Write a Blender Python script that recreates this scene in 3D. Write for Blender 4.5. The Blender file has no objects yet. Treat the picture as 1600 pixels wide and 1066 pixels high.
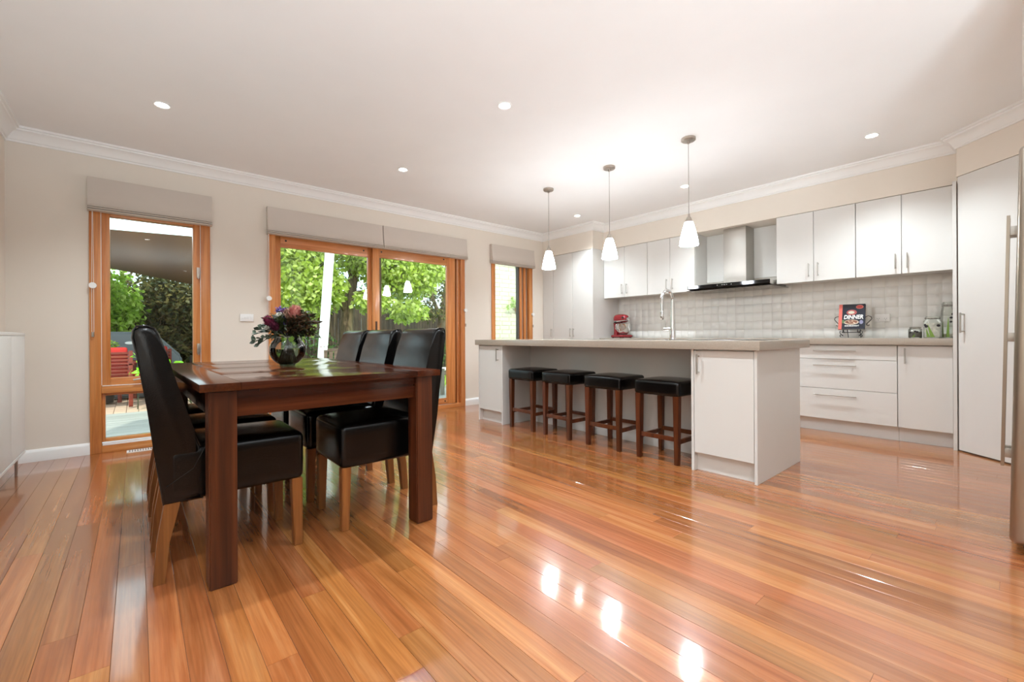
import bpy, bmesh, math, random
from mathutils import Vector, Matrix
random.seed(7)
scene = bpy.context.scene
C = scene.collection

# ------------------------------------------------------------------ camera, sky, sun, exposure
cam_data = bpy.data.cameras.new('camera'); cam = bpy.data.objects.new('camera', cam_data); C.objects.link(cam)
YAW = math.atan2(800, 685.3); ROLL = math.atan2(7.5, 1387)
Fv = Vector((math.cos(YAW), math.sin(YAW), 0)); R0 = Vector((math.sin(YAW), -math.cos(YAW), 0)); U0 = Vector((0, 0, 1))
Rv = R0*math.cos(ROLL) - U0*math.sin(ROLL); Uv = U0*math.cos(ROLL) + R0*math.sin(ROLL)
cam.matrix_world = Matrix(((Rv.x, Uv.x, -Fv.x, 0), (Rv.y, Uv.y, -Fv.y, 0), (Rv.z, Uv.z, -Fv.z, 0.95), (0, 0, 0, 1)))
cam_data.sensor_width = 36; cam_data.lens = 685.3/1600*36; cam_data.shift_y = -8/1600; cam_data.clip_start = 0.02
scene.camera = cam

world = bpy.data.worlds.new('sky'); scene.world = world; world.use_nodes = True
wn = world.node_tree.nodes; bg = wn['Background']
bg.inputs['Color'].default_value = (0.74, 0.88, 1.0, 1); bg.inputs['Strength'].default_value = 2.6
sun_d = bpy.data.lights.new('sun', 'SUN'); sun_d.energy = 3.0; sun_d.angle = math.radians(2.0); sun_d.color = (1, 0.95, 0.86)
sun = bpy.data.objects.new('sun', sun_d); C.objects.link(sun); sun.rotation_euler = (math.radians(40), 0, math.radians(-22)); sun.location = (0, 0, 12)

LAMP = (.815, .93, 1.0)   # white of the lamps
UP_W = 165.0        # watts of one added fill uplighter
DOWN_W = 66.0       # watts of one ceiling downlight
SHADE_E = 35.0       # glow of a pendant shade
scene.view_settings.view_transform = 'Standard'; scene.view_settings.look = 'None'
scene.view_settings.gamma = 1.0; scene.view_settings.use_curve_mapping = False
scene.view_settings.exposure = 0.5

# ------------------------------------------------------------------ materials
def lin(h):
    h = h.lstrip('#'); out = []
    for i in (0, 2, 4):
        c = int(h[i:i+2], 16)/255
        out.append(c/12.92 if c <= .04045 else ((c+.055)/1.055)**2.4)
    return (*out, 1)
def new_mat(name):
    m = bpy.data.materials.new(name); m.use_nodes = True
    return m, m.node_tree, m.node_tree.nodes['Principled BSDF']
def nd(nt, typ, ins=None, **props):
    n = nt.nodes.new(typ)
    for k, v in props.items(): setattr(n, k, v)
    for k, v in (ins or {}).items():
        if hasattr(v, 'is_linked') or isinstance(v, bpy.types.NodeSocket): nt.links.new(v, n.inputs[k])
        else: n.inputs[k].default_value = v
    return n
def plain(name, col, rough=.5, metal=0, bump=0, bscale=200, coat=0, spec=.5, vary=0, vscale=3):
    m, nt, p = new_mat(name)
    p.inputs['Base Color'].default_value = lin(col); p.inputs['Roughness'].default_value = rough
    p.inputs['Metallic'].default_value = metal; p.inputs['Coat Weight'].default_value = coat
    p.inputs['Specular IOR Level'].default_value = spec
    tc = nd(nt, 'ShaderNodeTexCoord')
    if bump:
        n = nd(nt, 'ShaderNodeTexNoise', {'Vector': tc.outputs['Object'], 'Scale': bscale, 'Detail': 3.0})
        b = nd(nt, 'ShaderNodeBump', {'Height': n.outputs['Fac'], 'Strength': bump, 'Distance': .002})
        nt.links.new(b.outputs['Normal'], p.inputs['Normal'])
    n2 = nd(nt, 'ShaderNodeTexNoise', {'Vector': tc.outputs['Object'], 'Scale': float(vscale), 'Detail': 4.0})
    mr = nd(nt, 'ShaderNodeMapRange', {'Value': n2.outputs['Fac'], 'From Min': .3, 'From Max': .7, 'To Min': 1-vary-.01, 'To Max': 1+vary+.01})
    hs = nd(nt, 'ShaderNodeHueSaturation', {'Color': lin(col), 'Value': mr.outputs['Result']})
    nt.links.new(hs.outputs['Color'], p.inputs['Base Color'])
    return m
def wood(name, c1, c2, c3, along=1, scale=1.0, rough=.3, coat=0, rand=0.0, world_space=False, bump=.08, coat_rough=.05, streak=.25, spec=.5):
    m, nt, p = new_mat(name)
    if world_space: co = nd(nt, 'ShaderNodeNewGeometry').outputs['Position']
    else: co = nd(nt, 'ShaderNodeTexCoord').outputs['Object']
    oi = nd(nt, 'ShaderNodeObjectInfo')
    off = nd(nt, 'ShaderNodeVectorMath', {0: co}, operation='ADD')
    rv = nd(nt, 'ShaderNodeCombineXYZ', {})
    for i, k in enumerate((13.7, 31.3, 7.9)):
        mm = nd(nt, 'ShaderNodeMath', {0: oi.outputs['Random'], 1: k}, operation='MULTIPLY')
        nt.links.new(mm.outputs[0], rv.inputs[i])
    nt.links.new(rv.outputs[0], off.inputs[1])
    sc = [16*scale]*3; sc[along] = .9*scale
    mp = nd(nt, 'ShaderNodeVectorMath', {0: off.outputs[0], 1: sc}, operation='MULTIPLY')
    n1 = nd(nt, 'ShaderNodeTexNoise', {'Vector': mp.outputs[0], 'Scale': 1.0, 'Detail': 5.0, 'Roughness': .6, 'Distortion': .6})
    rp = nd(nt, 'ShaderNodeValToRGB', {'Fac': n1.outputs['Fac']})
    e = rp.color_ramp.elements; e[0].position = .28; e[0].color = lin(c1); e[1].position = .72; e[1].color = lin(c3)
    x = e.new(.5); x.color = lin(c2)
    sc2 = [110*scale]*3; sc2[along] = 2.2*scale
    mp2 = nd(nt, 'ShaderNodeVectorMath', {0: off.outputs[0], 1: sc2}, operation='MULTIPLY')
    n2 = nd(nt, 'ShaderNodeTexNoise', {'Vector': mp2.outputs[0], 'Scale': 1.0, 'Detail': 3.0})
    st = nd(nt, 'ShaderNodeMapRange', {'Value': n2.outputs['Fac'], 'From Min': .3, 'From Max': .7, 'To Min': 1-streak, 'To Max': 1+streak*.55})
    rr = nd(nt, 'ShaderNodeMapRange', {'Value': oi.outputs['Random'], 'To Min': 1-rand, 'To Max': 1+rand*.75})
    vv = nd(nt, 'ShaderNodeMath', {0: st.outputs['Result'], 1: rr.outputs['Result']}, operation='MULTIPLY')
    r2 = nd(nt, 'ShaderNodeMath', {0: oi.outputs['Random'], 1: 91.7}, operation='MULTIPLY')
    r3 = nd(nt, 'ShaderNodeMath', {0: r2.outputs[0]}, operation='FRACT')
    hu = nd(nt, 'ShaderNodeMapRange', {'Value': r3.outputs[0], 'To Min': .5-.035*rand, 'To Max': .5+.03*rand})
    hs = nd(nt, 'ShaderNodeHueSaturation', {'Color': rp.outputs['Color'], 'Value': vv.outputs[0], 'Hue': hu.outputs['Result']})
    nt.links.new(hs.outputs['Color'], p.inputs['Base Color'])
    p.inputs['Roughness'].default_value = rough; p.inputs['Coat Weight'].default_value = coat; p.inputs['Coat Roughness'].default_value = coat_rough
    p.inputs['Specular IOR Level'].default_value = spec
    if bump:
        b = nd(nt, 'ShaderNodeBump', {'Height': n2.outputs['Fac'], 'Strength': bump, 'Distance': .002})
        nt.links.new(b.outputs['Normal'], p.inputs['Normal'])
    return m
def thin_glass(name, tint='#ffffff', rough=0.0, boost=1.0):
    m, nt, p = new_mat(name); nt.nodes.remove(p)
    out = [n for n in nt.nodes if n.type == 'OUTPUT_MATERIAL'][0]
    tr = nd(nt, 'ShaderNodeBsdfTransparent', {'Color': lin(tint)})
    gl = nd(nt, 'ShaderNodeBsdfAnisotropic', {'Color': (1, 1, 1, 1), 'Roughness': rough})
    fr = nd(nt, 'ShaderNodeFresnel', {'IOR': 1.5})
    mu = nd(nt, 'ShaderNodeMath', {0: fr.outputs[0], 1: boost}, operation='MULTIPLY', use_clamp=True)
    mx = nd(nt, 'ShaderNodeMixShader', {0: mu.outputs[0], 1: tr.outputs[0], 2: gl.outputs[0]})
    nt.links.new(mx.outputs[0], out.inputs['Surface'])
    return m
def glow(name, col, strength):
    m, nt, p = new_mat(name)
    p.inputs['Base Color'].default_value = lin(col); p.inputs['Emission Color'].default_value = lin(col)
    p.inputs['Emission Strength'].default_value = strength
    return m
def leafy(name, c1, c2, c3, rough=.45, trans=.35):
    m, nt, p = new_mat(name)
    out = [n for n in nt.nodes if n.type == 'OUTPUT_MATERIAL'][0]
    g = nd(nt, 'ShaderNodeNewGeometry')
    rp = nd(nt, 'ShaderNodeValToRGB', {'Fac': g.outputs['Random Per Island']})
    e = rp.color_ramp.elements; e[0].color = lin(c1); e[1].color = lin(c3); x = e.new(.5); x.color = lin(c2)
    nt.links.new(rp.outputs['Color'], p.inputs['Base Color']); p.inputs['Roughness'].default_value = rough
    t = nd(nt, 'ShaderNodeBsdfTranslucent', {'Color': rp.outputs['Color']})
    mx = nd(nt, 'ShaderNodeMixShader', {0: trans, 1: p.outputs[0], 2: t.outputs[0]})
    nt.links.new(mx.outputs[0], out.inputs['Surface'])
    return m

M = {}
M['wall'] = plain('wall_paint', '#e5dbce', .75, bump=.03, bscale=120)
M['ceil'] = plain('ceiling_paint', '#f3f3f2', .8)
M['trim'] = plain('gloss_trim', '#f0efec', .4)
M['cab'] = plain('cabinet_white', '#dad7d2', .34, spec=.35)
M['carcass'] = plain('cabinet_carcass', '#dedad3', .45)
M['stone'] = plain('bench_stone', '#a89b8d', .22, vary=.06, vscale=160, spec=.5)
M['steel'] = plain('brushed_steel', '#b9b5ae', .36, 1, bump=.02, bscale=90)
M['chrome'] = plain('polished_chrome', '#dcdcdc', .08, 1)
M['nickel'] = plain('satin_nickel', '#b5aca2', .3, 1)
M['dsteel'] = plain('fridge_steel', '#a59a8d', .3, 1, bump=.02, bscale=60)
M['black'] = plain('black_plastic', '#121212', .35)
M['bglass'] = plain('black_glass', '#0a0a0b', .06)
M['tile'] = plain('tile_glaze', '#e9e6e0', .12, spec=.45)
M['grout'] = plain('grout', '#e0dbd3', .7)
M['leather'] = plain('black_leather', '#080707', .20, bump=.16, bscale=300, spec=.36)
M['pvc'] = plain('white_plastic', '#efedea', .3)
M['fabric'] = plain('blind_fabric', '#cec3b8', .9, bump=.2, bscale=700)
M['fold_shade'] = plain('blind_fold_shade', '#6a635c', .9)  # shade between the blind folds, put into the colour
M['floor'] = wood('floor_boards', '#8e5026', '#a56434', '#b87b49', 1, 1.3, .26, coat=.8, rand=.22, world_space=True, bump=.02, coat_rough=.085, streak=.18)
M['joint'] = plain('floor_joint', '#4a2812', .8)
M['frame'] = wood('window_timber', '#b5672c', '#cd8244', '#dc9a5e', 2, 1.2, .3, coat=.2, rand=.10, streak=.15)
M['frame_x'] = wood('window_timber_rail', '#b5672c', '#cd8244', '#dc9a5e', 0, 1.2, .3, coat=.2, rand=.10, streak=.15)
M['table'] = wood('table_timber', '#260e06', '#421d0c', '#582b15', 1, .9, .15, rand=.12, bump=.012, streak=.25)
M['table_x'] = wood('table_timber_x', '#260e06', '#421d0c', '#582b15', 0, .9, .15, rand=.12, bump=.012, streak=.25)
M['table_z'] = wood('table_timber_z', '#2c1107', '#4c2410', '#663419', 2, .9, .3, rand=.12, bump=.05, streak=.3)
M['cleg'] = wood('chair_leg_timber', '#6b3d1a', '#8a5426', '#9d6632', 2, 1.5, .35, rand=.1, streak=.15)
M['sleg'] = wood('stool_timber', '#3d1c0c', '#5a2c14', '#6d3a1c', 2, 1.5, .3, rand=.1, streak=.2)
M['pane'] = thin_glass('window_glass', '#f4faf6', boost=.6)
M['vglass'] = thin_glass('vase_glass', '#e9f0ec', boost=1.6)
M['bulb'] = glow('pendant_glow', '#f3f9ff', SHADE_E)
M['lens'] = glow('downlight_lens', '#fffdf8', 24.0)

# ------------------------------------------------------------------ mesh helpers
def B(): return bmesh.new()
def box(bm, x0, x1, y0, y1, z0, z1):
    v = [bm.verts.new((x, y, z)) for z in (z0, z1) for y in (y0, y1) for x in (x0, x1)]
    for f in ((0, 2, 3, 1), (4, 5, 7, 6), (0, 1, 5, 4), (2, 6, 7, 3), (0, 4, 6, 2), (1, 3, 7, 5)): bm.faces.new([v[i] for i in f])
    return v
def bx(x0, x1, y0, y1, z0, z1, bev=0, seg=2):
    bm = B(); box(bm, x0, x1, y0, y1, z0, z1)
    if bev: bmesh.ops.bevel(bm, geom=list(bm.edges), offset=bev, segments=seg, affect='EDGES', profile=.6)
    return bm
def hexa(bm, lo, hi):      # lo, hi : four corners each, same order
    a = [bm.verts.new(p) for p in lo]; b = [bm.verts.new(p) for p in hi]
    bm.faces.new(a[::-1]); bm.faces.new(b)
    for i in range(4): bm.faces.new((a[i], a[(i+1) % 4], b[(i+1) % 4], b[i]))
def rect(x, y, w, d, z): return [(x-w/2, y-d/2, z), (x+w/2, y-d/2, z), (x+w/2, y+d/2, z), (x-w/2, y+d/2, z)]
def taper(lo, hi, bev=.004):
    bm = B(); hexa(bm, rect(*lo), rect(*hi))
    if bev: bmesh.ops.bevel(bm, geom=list(bm.edges), offset=bev, segments=2, affect='EDGES')
    return bm
def prism(bm, poly, axis, a0, a1):
    def p(u, v, w): return {'x': (w, u, v), 'y': (u, w, v), 'z': (u, v, w)}[axis]
    a = [bm.verts.new(p(u, v, a0)) for u, v in poly]; b = [bm.verts.new(p(u, v, a1)) for u, v in poly]
    n = len(poly)
    bm.faces.new(a); bm.faces.new(b[::-1])
    for i in range(n): bm.faces.new((a[i], b[i], b[(i+1) % n], a[(i+1) % n]))
def tube(bm, pts, r, n=8, caps=True):
    pts = [Vector(p) for p in pts]; rings = []; up = None
    for i, p in enumerate(pts):
        d = (pts[min(i+1, len(pts)-1)] - pts[max(i-1, 0)]).normalized()
        if up is None: up = d.orthogonal().normalized()
        else:
            up = up - d*up.dot(d); up = up.normalized() if up.length > 1e-6 else d.orthogonal().normalized()
        s = d.cross(up); rr = r[i] if isinstance(r, (list, tuple)) else r
        rings.append([bm.verts.new(p + (up*math.cos(t) + s*math.sin(t))*rr) for t in [2*math.pi*k/n for k in range(n)]])
    for a, b in zip(rings, rings[1:]):
        for k in range(n): bm.faces.new((a[k], a[(k+1) % n], b[(k+1) % n], b[k]))
    if caps: bm.faces.new(rings[0][::-1]); bm.faces.new(rings[-1])
def lathe(bm, prof, n=24, cx=0, cy=0, close=False):
    rings = []
    for r, z in prof:
        if r < 1e-5: rings.append([bm.verts.new((cx, cy, z))])
        else: rings.append([bm.verts.new((cx+r*math.cos(2*math.pi*k/n), cy+r*math.sin(2*math.pi*k/n), z)) for k in range(n)])
    for a, b in zip(rings, rings[1:]):
        for k in range(n):
            q = [a[k % len(a)], a[(k+1) % len(a)], b[(k+1) % len(b)], b[k % len(b)]]
            q2 = []
            for v in q:
                if v not in q2: q2.append(v)
            if len(q2) > 2: bm.faces.new(q2)
def rbox(x0, x1, y0, y1, z0, z1, r, n=5, crown=0, shape=None):
    hx, hy, hz = (x1-x0)/2, (y1-y0)/2, (z1-z0)/2; c = ((x0+x1)/2, (y0+y1)/2, (z0+z1)/2)
    def vals(h):
        rr = min(r, h*.98)
        a = [-h, -h+rr*.25, -h+rr*.6, -h+rr]; m = [(-h+rr) + (2*h-2*rr)*k/n for k in range(1, n)]
        return a + m + [-v for v in a[::-1]]
    V = [vals(hx), vals(hy), vals(hz)]; H = (hx, hy, hz); R = [min(r, h*.98) for h in H]
    bm = B(); cache = {}
    def vert(p):
        k = tuple(round(q, 6) for q in p)
        if k not in cache:
            q = [max(-H[i]+R[i], min(H[i]-R[i], p[i])) for i in range(3)]
            d = Vector([(p[i]-q[i])/R[i] for i in range(3)])
            if d.length > 1e-9: d.normalize()
            o = [q[i] + d[i]*R[i] for i in range(3)]
            if crown and o[2] > 0: o[2] += crown*(1-(o[0]/hx)**2)*(1-(o[1]/hy)**2)
            o = [o[i]+c[i] for i in range(3)]
            if shape: o = shape(o)
            cache[k] = bm.verts.new(o)
        return cache[k]
    for ax in range(3):
        u, w = [i for i in range(3) if i != ax]
        for s in (-1, 1):
            for i in range(len(V[u])-1):
                for j in range(len(V[w])-1):
                    q = []
                    for a, b in ((i, j), (i+1, j), (i+1, j+1), (i, j+1)):
                        p = [0, 0, 0]; p[ax] = s*H[ax]; p[u] = V[u][a]; p[w] = V[w][b]; q.append(vert(p))
                    if len(set(q)) < 3: continue
                    try: bm.faces.new(q)
                    except ValueError: pass
    return bm
def mesh(name, bm, mat, smooth=None):
    bmesh.ops.recalc_face_normals(bm, faces=list(bm.faces))
    me = bpy.data.meshes.new(name); bm.to_mesh(me); bm.free()
    for mm in (mat if isinstance(mat, (list, tuple)) else [mat]): me.materials.append(M[mm] if isinstance(mm, str) else mm)
    if smooth:
        for p in me.polygons: p.use_smooth = True
        me.set_sharp_from_angle(angle=math.radians(smooth))
    return me
def link(name, me, parent=None, loc=None, rot=None):
    o = bpy.data.objects.new(name, me); C.objects.link(o)
    if parent: o.parent = parent
    if loc: o.location = loc
    if rot: o.rotation_euler = rot
    return o
def O(name, bm, mat, parent=None, smooth=None, loc=None, rot=None):
    return link(name, mesh(name, bm, mat, smooth), parent, loc, rot)
def tag(o, label, cat, group=None):
    o['label'] = label; o['category'] = cat
    if group: o['group'] = group
    return o
def T(name, label, cat, loc=(0, 0, 0), rz=0, group=None):
    o = bpy.data.objects.new(name, None); C.objects.link(o); o.location = loc; o.rotation_euler = (0, 0, rz)
    o.empty_display_size = .1
    return tag(o, label, cat, group)
def S(name, bm, mat, label=None, cat=None, smooth=None):
    o = O(name, bm, mat, None, smooth); o['kind'] = 'structure'
    if label: o['label'] = label
    if cat: o['category'] = cat
    return o
def dup(root, loc, rz, label, group=None):
    r = root.copy(); C.objects.link(r); r.location = loc; r.rotation_euler = (0, 0, rz); r['label'] = label
    if group: r['group'] = group
    for ch in root.children:
        c = ch.copy(); C.objects.link(c); c.parent = r
        for g in ch.children:
            d = g.copy(); C.objects.link(d); d.parent = c
    return r
def sweep(path, prof, closed=False):
    # prof: (offset to the right-hand side of the path, z)
    bm = B(); rings = []; n = len(path)
    for i, p in enumerate(path):
        p = Vector(p); ds = []
        if i > 0: ds.append((p - Vector(path[i-1])).normalized())
        if i < n-1: ds.append((Vector(path[i+1]) - p).normalized())
        ns = [Vector((d.y, -d.x)) for d in ds]
        m = sum(ns, Vector((0, 0))); m = m/len(ns); m = m/(m.length_squared)
        rings.append([bm.verts.new((p.x + m.x*o, p.y + m.y*o, z)) for o, z in prof])
    k = len(prof)
    for a, b in zip(rings, rings[1:]):
        for j in range(k): bm.faces.new((a[j], a[(j+1) % k], b[(j+1) % k], b[j]))
    bm.faces.new(rings[0]); bm.faces.new(rings[-1][::-1])
    return bm

# ------------------------------------------------------------------ the room shell
XL, XK, YW, YB, ZC = -0.746, 5.50, 4.97, -6.5, 2.545
W1 = (-.290, .528, 0.0, 2.10); D1 = (1.015, 3.400, 0.0, 2.10); W3 = (3.870, 4.665, .40, 2.10)
bm = B(); y0, y1 = YW, YW+.13
for a, b in ((XL-.13, W1[0]), (W1[1], D1[0]), (D1[1], W3[0]), (W3[1], XK+.13)): box(bm, a, b, y0, y1, -.1, ZC)
for w in (W1, D1, W3):
    box(bm, w[0], w[1], y0, y1, w[3], ZC)
    if w[2] > 0: box(bm, w[0], w[1], y0, y1, -.1, w[2])
S('wall_rear', bm, 'wall')
S('wall_left', bx(XL-.13, XL, YB-.13, YW, -.1, ZC), 'wall')
S('wall_back', bx(XL, XK+.13, YB-.13, YB, -.1, ZC), 'wall')
wall_right = S('wall_right', bx(XK, XK+.13, YB, YW, -.1, ZC), 'wall')
S('ceiling', bx(XL-.13, XK+.13, YB-.13, YW+.13, ZC, ZC+.12), 'ceil')
# bulkheads over the cabinets, corner pantry wall, fridge recess
S('trim_1', bx(4.91, XK, 3.965, YW, 2.185, ZC), 'wall')
S('trim_2', bx(5.155, XK, .352, 3.965, 2.187, ZC), 'wall')
PA = Vector((5.035, .350)); PD = Vector((-.673, -.740)); PN = Vector((-.740, .673))
PB = PA + PD*(.44/.74)
bm = B()
prism(bm, [tuple(PA), tuple(PB), (PB.x, PB.y-.10), (PA.x+.12, PA.y-.10), (XK, PA.y-.10), (XK, PA.y)], 'z', 2.215, ZC)
S('wall_corner', bm, 'wall')
bm = B()
box(bm, 2.70, PB.x, -.20, -.09, 1.82, ZC); box(bm, 3.80, PB.x, -.20, -.09, -.1, 1.82); box(bm, 2.70, 2.80, -.20, -.09, -.1, 1.82)
box(bm, 2.70, 3.90, -.95, -.85, -.1, ZC); box(bm, 3.80, 3.90, -.85, -.20, -.1, ZC); box(bm, 2.70, 2.80, -.85, -.20, -.1, ZC)
S('wall_front', bm, 'wall')
# cornice all round, cove with two steps
prof = [(0, 2.44), (.010, 2.44), (.012, 2.452), (.020, 2.458), (.028, 2.475), (.042, 2.497), (.062, 2.512), (.074, 2.516), (.076, 2.528), (.088, 2.530), (.090, ZC), (0, ZC)]
path = [(XL, YB), (XL, YW), (4.91, YW), (4.91, 3.965), (5.155, 3.965), (5.155, .352), (PA.x, .350), tuple(PB), (2.70, -.09)]
S('trim_3', sweep(path, prof), 'trim', smooth=25)
# baseboards
bprof = [(0, 0), (.018, 0), (.018, .07), (.014, .082), (.006, .092), (0, .094)]
for nm, p in (('baseboard_left', [(XL, YB), (XL, YW), (W1[0], YW)]), ('baseboard_middle', [(W1[1], YW), (D1[0], YW)]), ('baseboard_rear', [(D1[1], YW), (4.93, YW)])):
    S(nm, sweep(p, bprof), 'trim', smooth=25)

# ------------------------------------------------------------------ floor: every board a piece of its own
floor = S('floor', bx(XL-.13, XK+.13, YB-.13, YW+.13, -.12, -.006), 'joint')
PITCH = .0855
def plank_mesh(sag, tilt):
    bm = B(); w = PITCH/2 - .0004; n = 6; pts = []
    for k in range(n+1):
        t = -1 + 2*k/n; pts.append((t*(w-.0007), sag*t*t + tilt*t - abs(sag)*.5 - abs(tilt)*.5 - .0002))
    poly = [(-w, -.006), (-w, pts[0][1]-.0005)] + pts + [(w, pts[-1][1]-.0005), (w, -.006)]
    prism(bm, poly, 'y', 0, 1)
    return mesh('plank', bm, 'floor', 35)
PV = [plank_mesh(s*.00013, t*.00011) for s, t in ((1, 0), (.7, .8), (1.2, -.7), (.4, -1), (.9, .5), (-.4, .6), (.6, -.3))]
rng = random.Random(11); x = XL + PITCH/2 + .001; ncol = 0; nplank = 0
while x < XK + .04:
    vis_end = -0.75 if x > 0.0 else -.75
    y = YW + .02 - rng.uniform(.1, 2.2); ends = [YW + .12, y]
    while y > vis_end:
        y -= rng.choice((1.2, 1.6, 1.9, 2.3, 2.7, 3.1)) * rng.uniform(.9, 1.1); ends.append(y)
    ends[-1] = max(ends[-1], YB)
    for a, b in zip(ends, ends[1:]):
        o = link('plank', rng.choice(PV), floor, (x, b + .0004, 0)); o.scale = (1, a-b-.0008, 1); nplank += 1
    ylast = ends[-1]
    if ylast > YB + .05:
        o = link('plank', rng.choice(PV), floor, (x, YB + .0004, 0)); o.scale = (1, ylast-YB-.0008, 1); nplank += 1
    x += PITCH; ncol += 1
print('planks', nplank)

# ------------------------------------------------------------------ splashback tiles, 100 mm squares
bm = B(); box(bm, XK-.0114, XK+.02, .376, 3.95, .905, 1.60)
O('grout_bed', bm, 'grout', wall_right)
tme = mesh('tile', bx(-.0066, 0, .0005, .0988, .0005, .0980, .0009, 1), 'tile', 50)
rng = random.Random(3)
for r in range(6):
    for c in range(36):
        link('tile', tme, wall_right, (XK-.0055, .376 + c*.0993, .911 + r*.0985), (0, rng.uniform(-.0035, .0035), rng.uniform(-.0035, .0035)))

# ------------------------------------------------------------------ windows and the sliding door
YF = 4.950     # inner face of the frames
def fr(parent, name, x0, x1, z0, z1, ya=YF, yb=5.07, mat='frame', bev=.003):
    return O(name, bx(x0, x1, ya, yb, z0, z1, bev), mat, parent, 40)
def pane(parent, x0, x1, z0, z1, y): return O('pane', bx(x0, x1, y-.003, y+.003, z0, z1), 'pane', parent)
def struct_root(name):
    o = bpy.data.objects.new(name, None); C.objects.link(o); o['kind'] = 'structure'; return o
w = struct_root('window_1')
x0, x1 = W1[0], W1[1]
fr(w, 'jamb', x0, -.220, 0, 2.10); fr(w, 'jamb', .455, x1, 0, 2.10)
fr(w, 'head', -.220, .455, 2.04, 2.10, mat='frame_x'); fr(w, 'transom', -.220, .455, .492, .552, mat='frame_x'); fr(w, 'sill', -.220, .455, 0, .060, mat='frame_x')
s = fr(w, 'sash_stile', -.220, -.165, .554, 2.04, YF+.012, 5.05); fr(w, 'sash_stile', .398, .455, .554, 2.04, YF+.012, 5.05)
fr(w, 'sash_rail', -.165, .398, .554, .616, YF+.012, 5.05, 'frame_x'); fr(w, 'sash_rail', -.165, .398, 1.97, 2.04, YF+.012, 5.05, 'frame_x')
fr(w, 'glazing_bead', -.220, -.198, .085, .492, YF+.03, 5.05); fr(w, 'glazing_bead', .433, .455, .085, .492, YF+.03, 5.05)
fr(w, 'glazing_bead', -.198, .433, .085, .110, YF+.03, 5.05, 'frame_x'); fr(w, 'glazing_bead', -.198, .433, .470, .492, YF+.03, 5.05, 'frame_x')
fr(w, 'bead_strip', -.2205, -.2165, .56, 2.04, YF+.004, YF+.02, 'trim', .001); fr(w, 'bead_strip', .4515, .4555, .56, 2.04, YF+.004, YF+.02, 'trim', .001)
fr(w, 'sill_strip', -.215, .45, .060, .072, YF+.002, YF+.04, 'trim', .001); fr(w, 'sill_strip', -.215, .45, .552, .557, YF, YF+.02, 'trim', .001)
pane(w, -.168, .400, .612, 1.975, 5.01); pane(w, -.20, .436, .105, .475, 5.02)
for z in (1.50, .80):
    h = O('stay_catch', bx(.424, .447, YF-.012, YF+.014, z, z+.095, .004), 'nickel', w, 40); O('catch_pin', bx(.430, .441, YF-.020, YF-.010, z-.012, z+.03, .003), 'nickel', h)
bm = bx(.03, .12, YF-.02, YF+.012, .562, .590, .005); tube(bm, [(.10, YF-.026, .585), (.02, YF-.034, .600), (-.02, YF-.03, .592)], .007, 8)
O('winder', bm, 'nickel', w, 40)

d = struct_root('door_1')
fr(d, 'jamb', D1[0], 1.080, 0, 2.10); fr(d, 'jamb', 3.335, D1[1], 0, 2.10); fr(d, 'jamb_track', 3.300, 3.334, .0, 2.05, YF+.03, 5.07)
fr(d, 'head', 1.080, 3.335, 2.035, 2.10, mat='frame_x'); fr(d, 'threshold', 1.080, 3.335, 0, .050, YF+.003, 5.08, 'frame_x')
def sash(name, xa, xb, wl, wr, ya, yb, screws):
    p = O(name, bx(xa, xa+wl, ya, yb, .055, 2.03, .003), 'frame', d, 40)
    O('stile', bx(xb-wr, xb, ya, yb, .055, 2.03, .003), 'frame', p, 40)
    O('rail', bx(xa+wl, xb-wr, ya, yb, .056, .136, .003), 'frame_x', p, 40); O('rail', bx(xa+wl, xb-wr, ya, yb, 1.885, 2.029, .003), 'frame_x', p, 40)
    O('pane', bx(xa+wl-.005, xb-wr+.005, (ya+yb)/2-.003, (ya+yb)/2+.003, .13, 1.89), 'pane', p)
    for sx, sz in screws:
        bm = B(); tube(bm, [(sx, ya-.0025, sz), (sx, ya+.01, sz)], .010, 12); O('screw_plug', bm, 'black', p)
    return p
sash('rear_sash', 1.082, 2.150, .058, .080, 5.012, 5.050, ((1.19, 1.955), (2.02, 1.955)))
q = sash('front_sash', 2.108, 3.250, .082, .128, 4.962, 5.000, ((2.215, 1.955), (3.075, 1.960), (3.085, .098)))
O('screen_stile', bx(2.190, 2.252, 5.052, 5.066, .055, 2.03), plain('screen_timber', '#6b4a33', .5), d)
bm = bx(2.135, 2.160, 4.957, 4.963, 1.00, 1.13, .002); O('pull_recess', bm, plain('recess_dark', '#4a2a14', .6), q)
fr(d, 'track_gap', 3.254, 3.298, .05, 2.03, 5.03, 5.06, plain('gap_dark', '#3a2415', .7), 0)

w = struct_root('window_3')
fr(w, 'jamb', W3[0], 3.930, .40, 2.10); fr(w, 'jamb', 4.590, W3[1], .40, 2.10)
fr(w, 'head', 3.930, 4.590, 2.04, 2.10, mat='frame_x'); fr(w, 'sill', 3.930, 4.590, .40, .46, mat='frame_x')
grey = plain('sash_track', '#8d7f72', .5)
for a, b, ya, m_ in ((4.405, 4.432, 5.0, plain('sash_edge', '#5a544e', .5)), (4.432, 4.475, 4.985, 'frame'), (4.475, 4.505, 5.0, grey), (4.505, 4.545, 4.972, 'frame'), (4.545, 4.590, 5.0, grey)):
    fr(w, 'sash_stile', a, b, .46, 2.04, ya, 5.05, m_, .002)
pane(w, 3.928, 4.41, .455, 2.045, 5.02)

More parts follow.
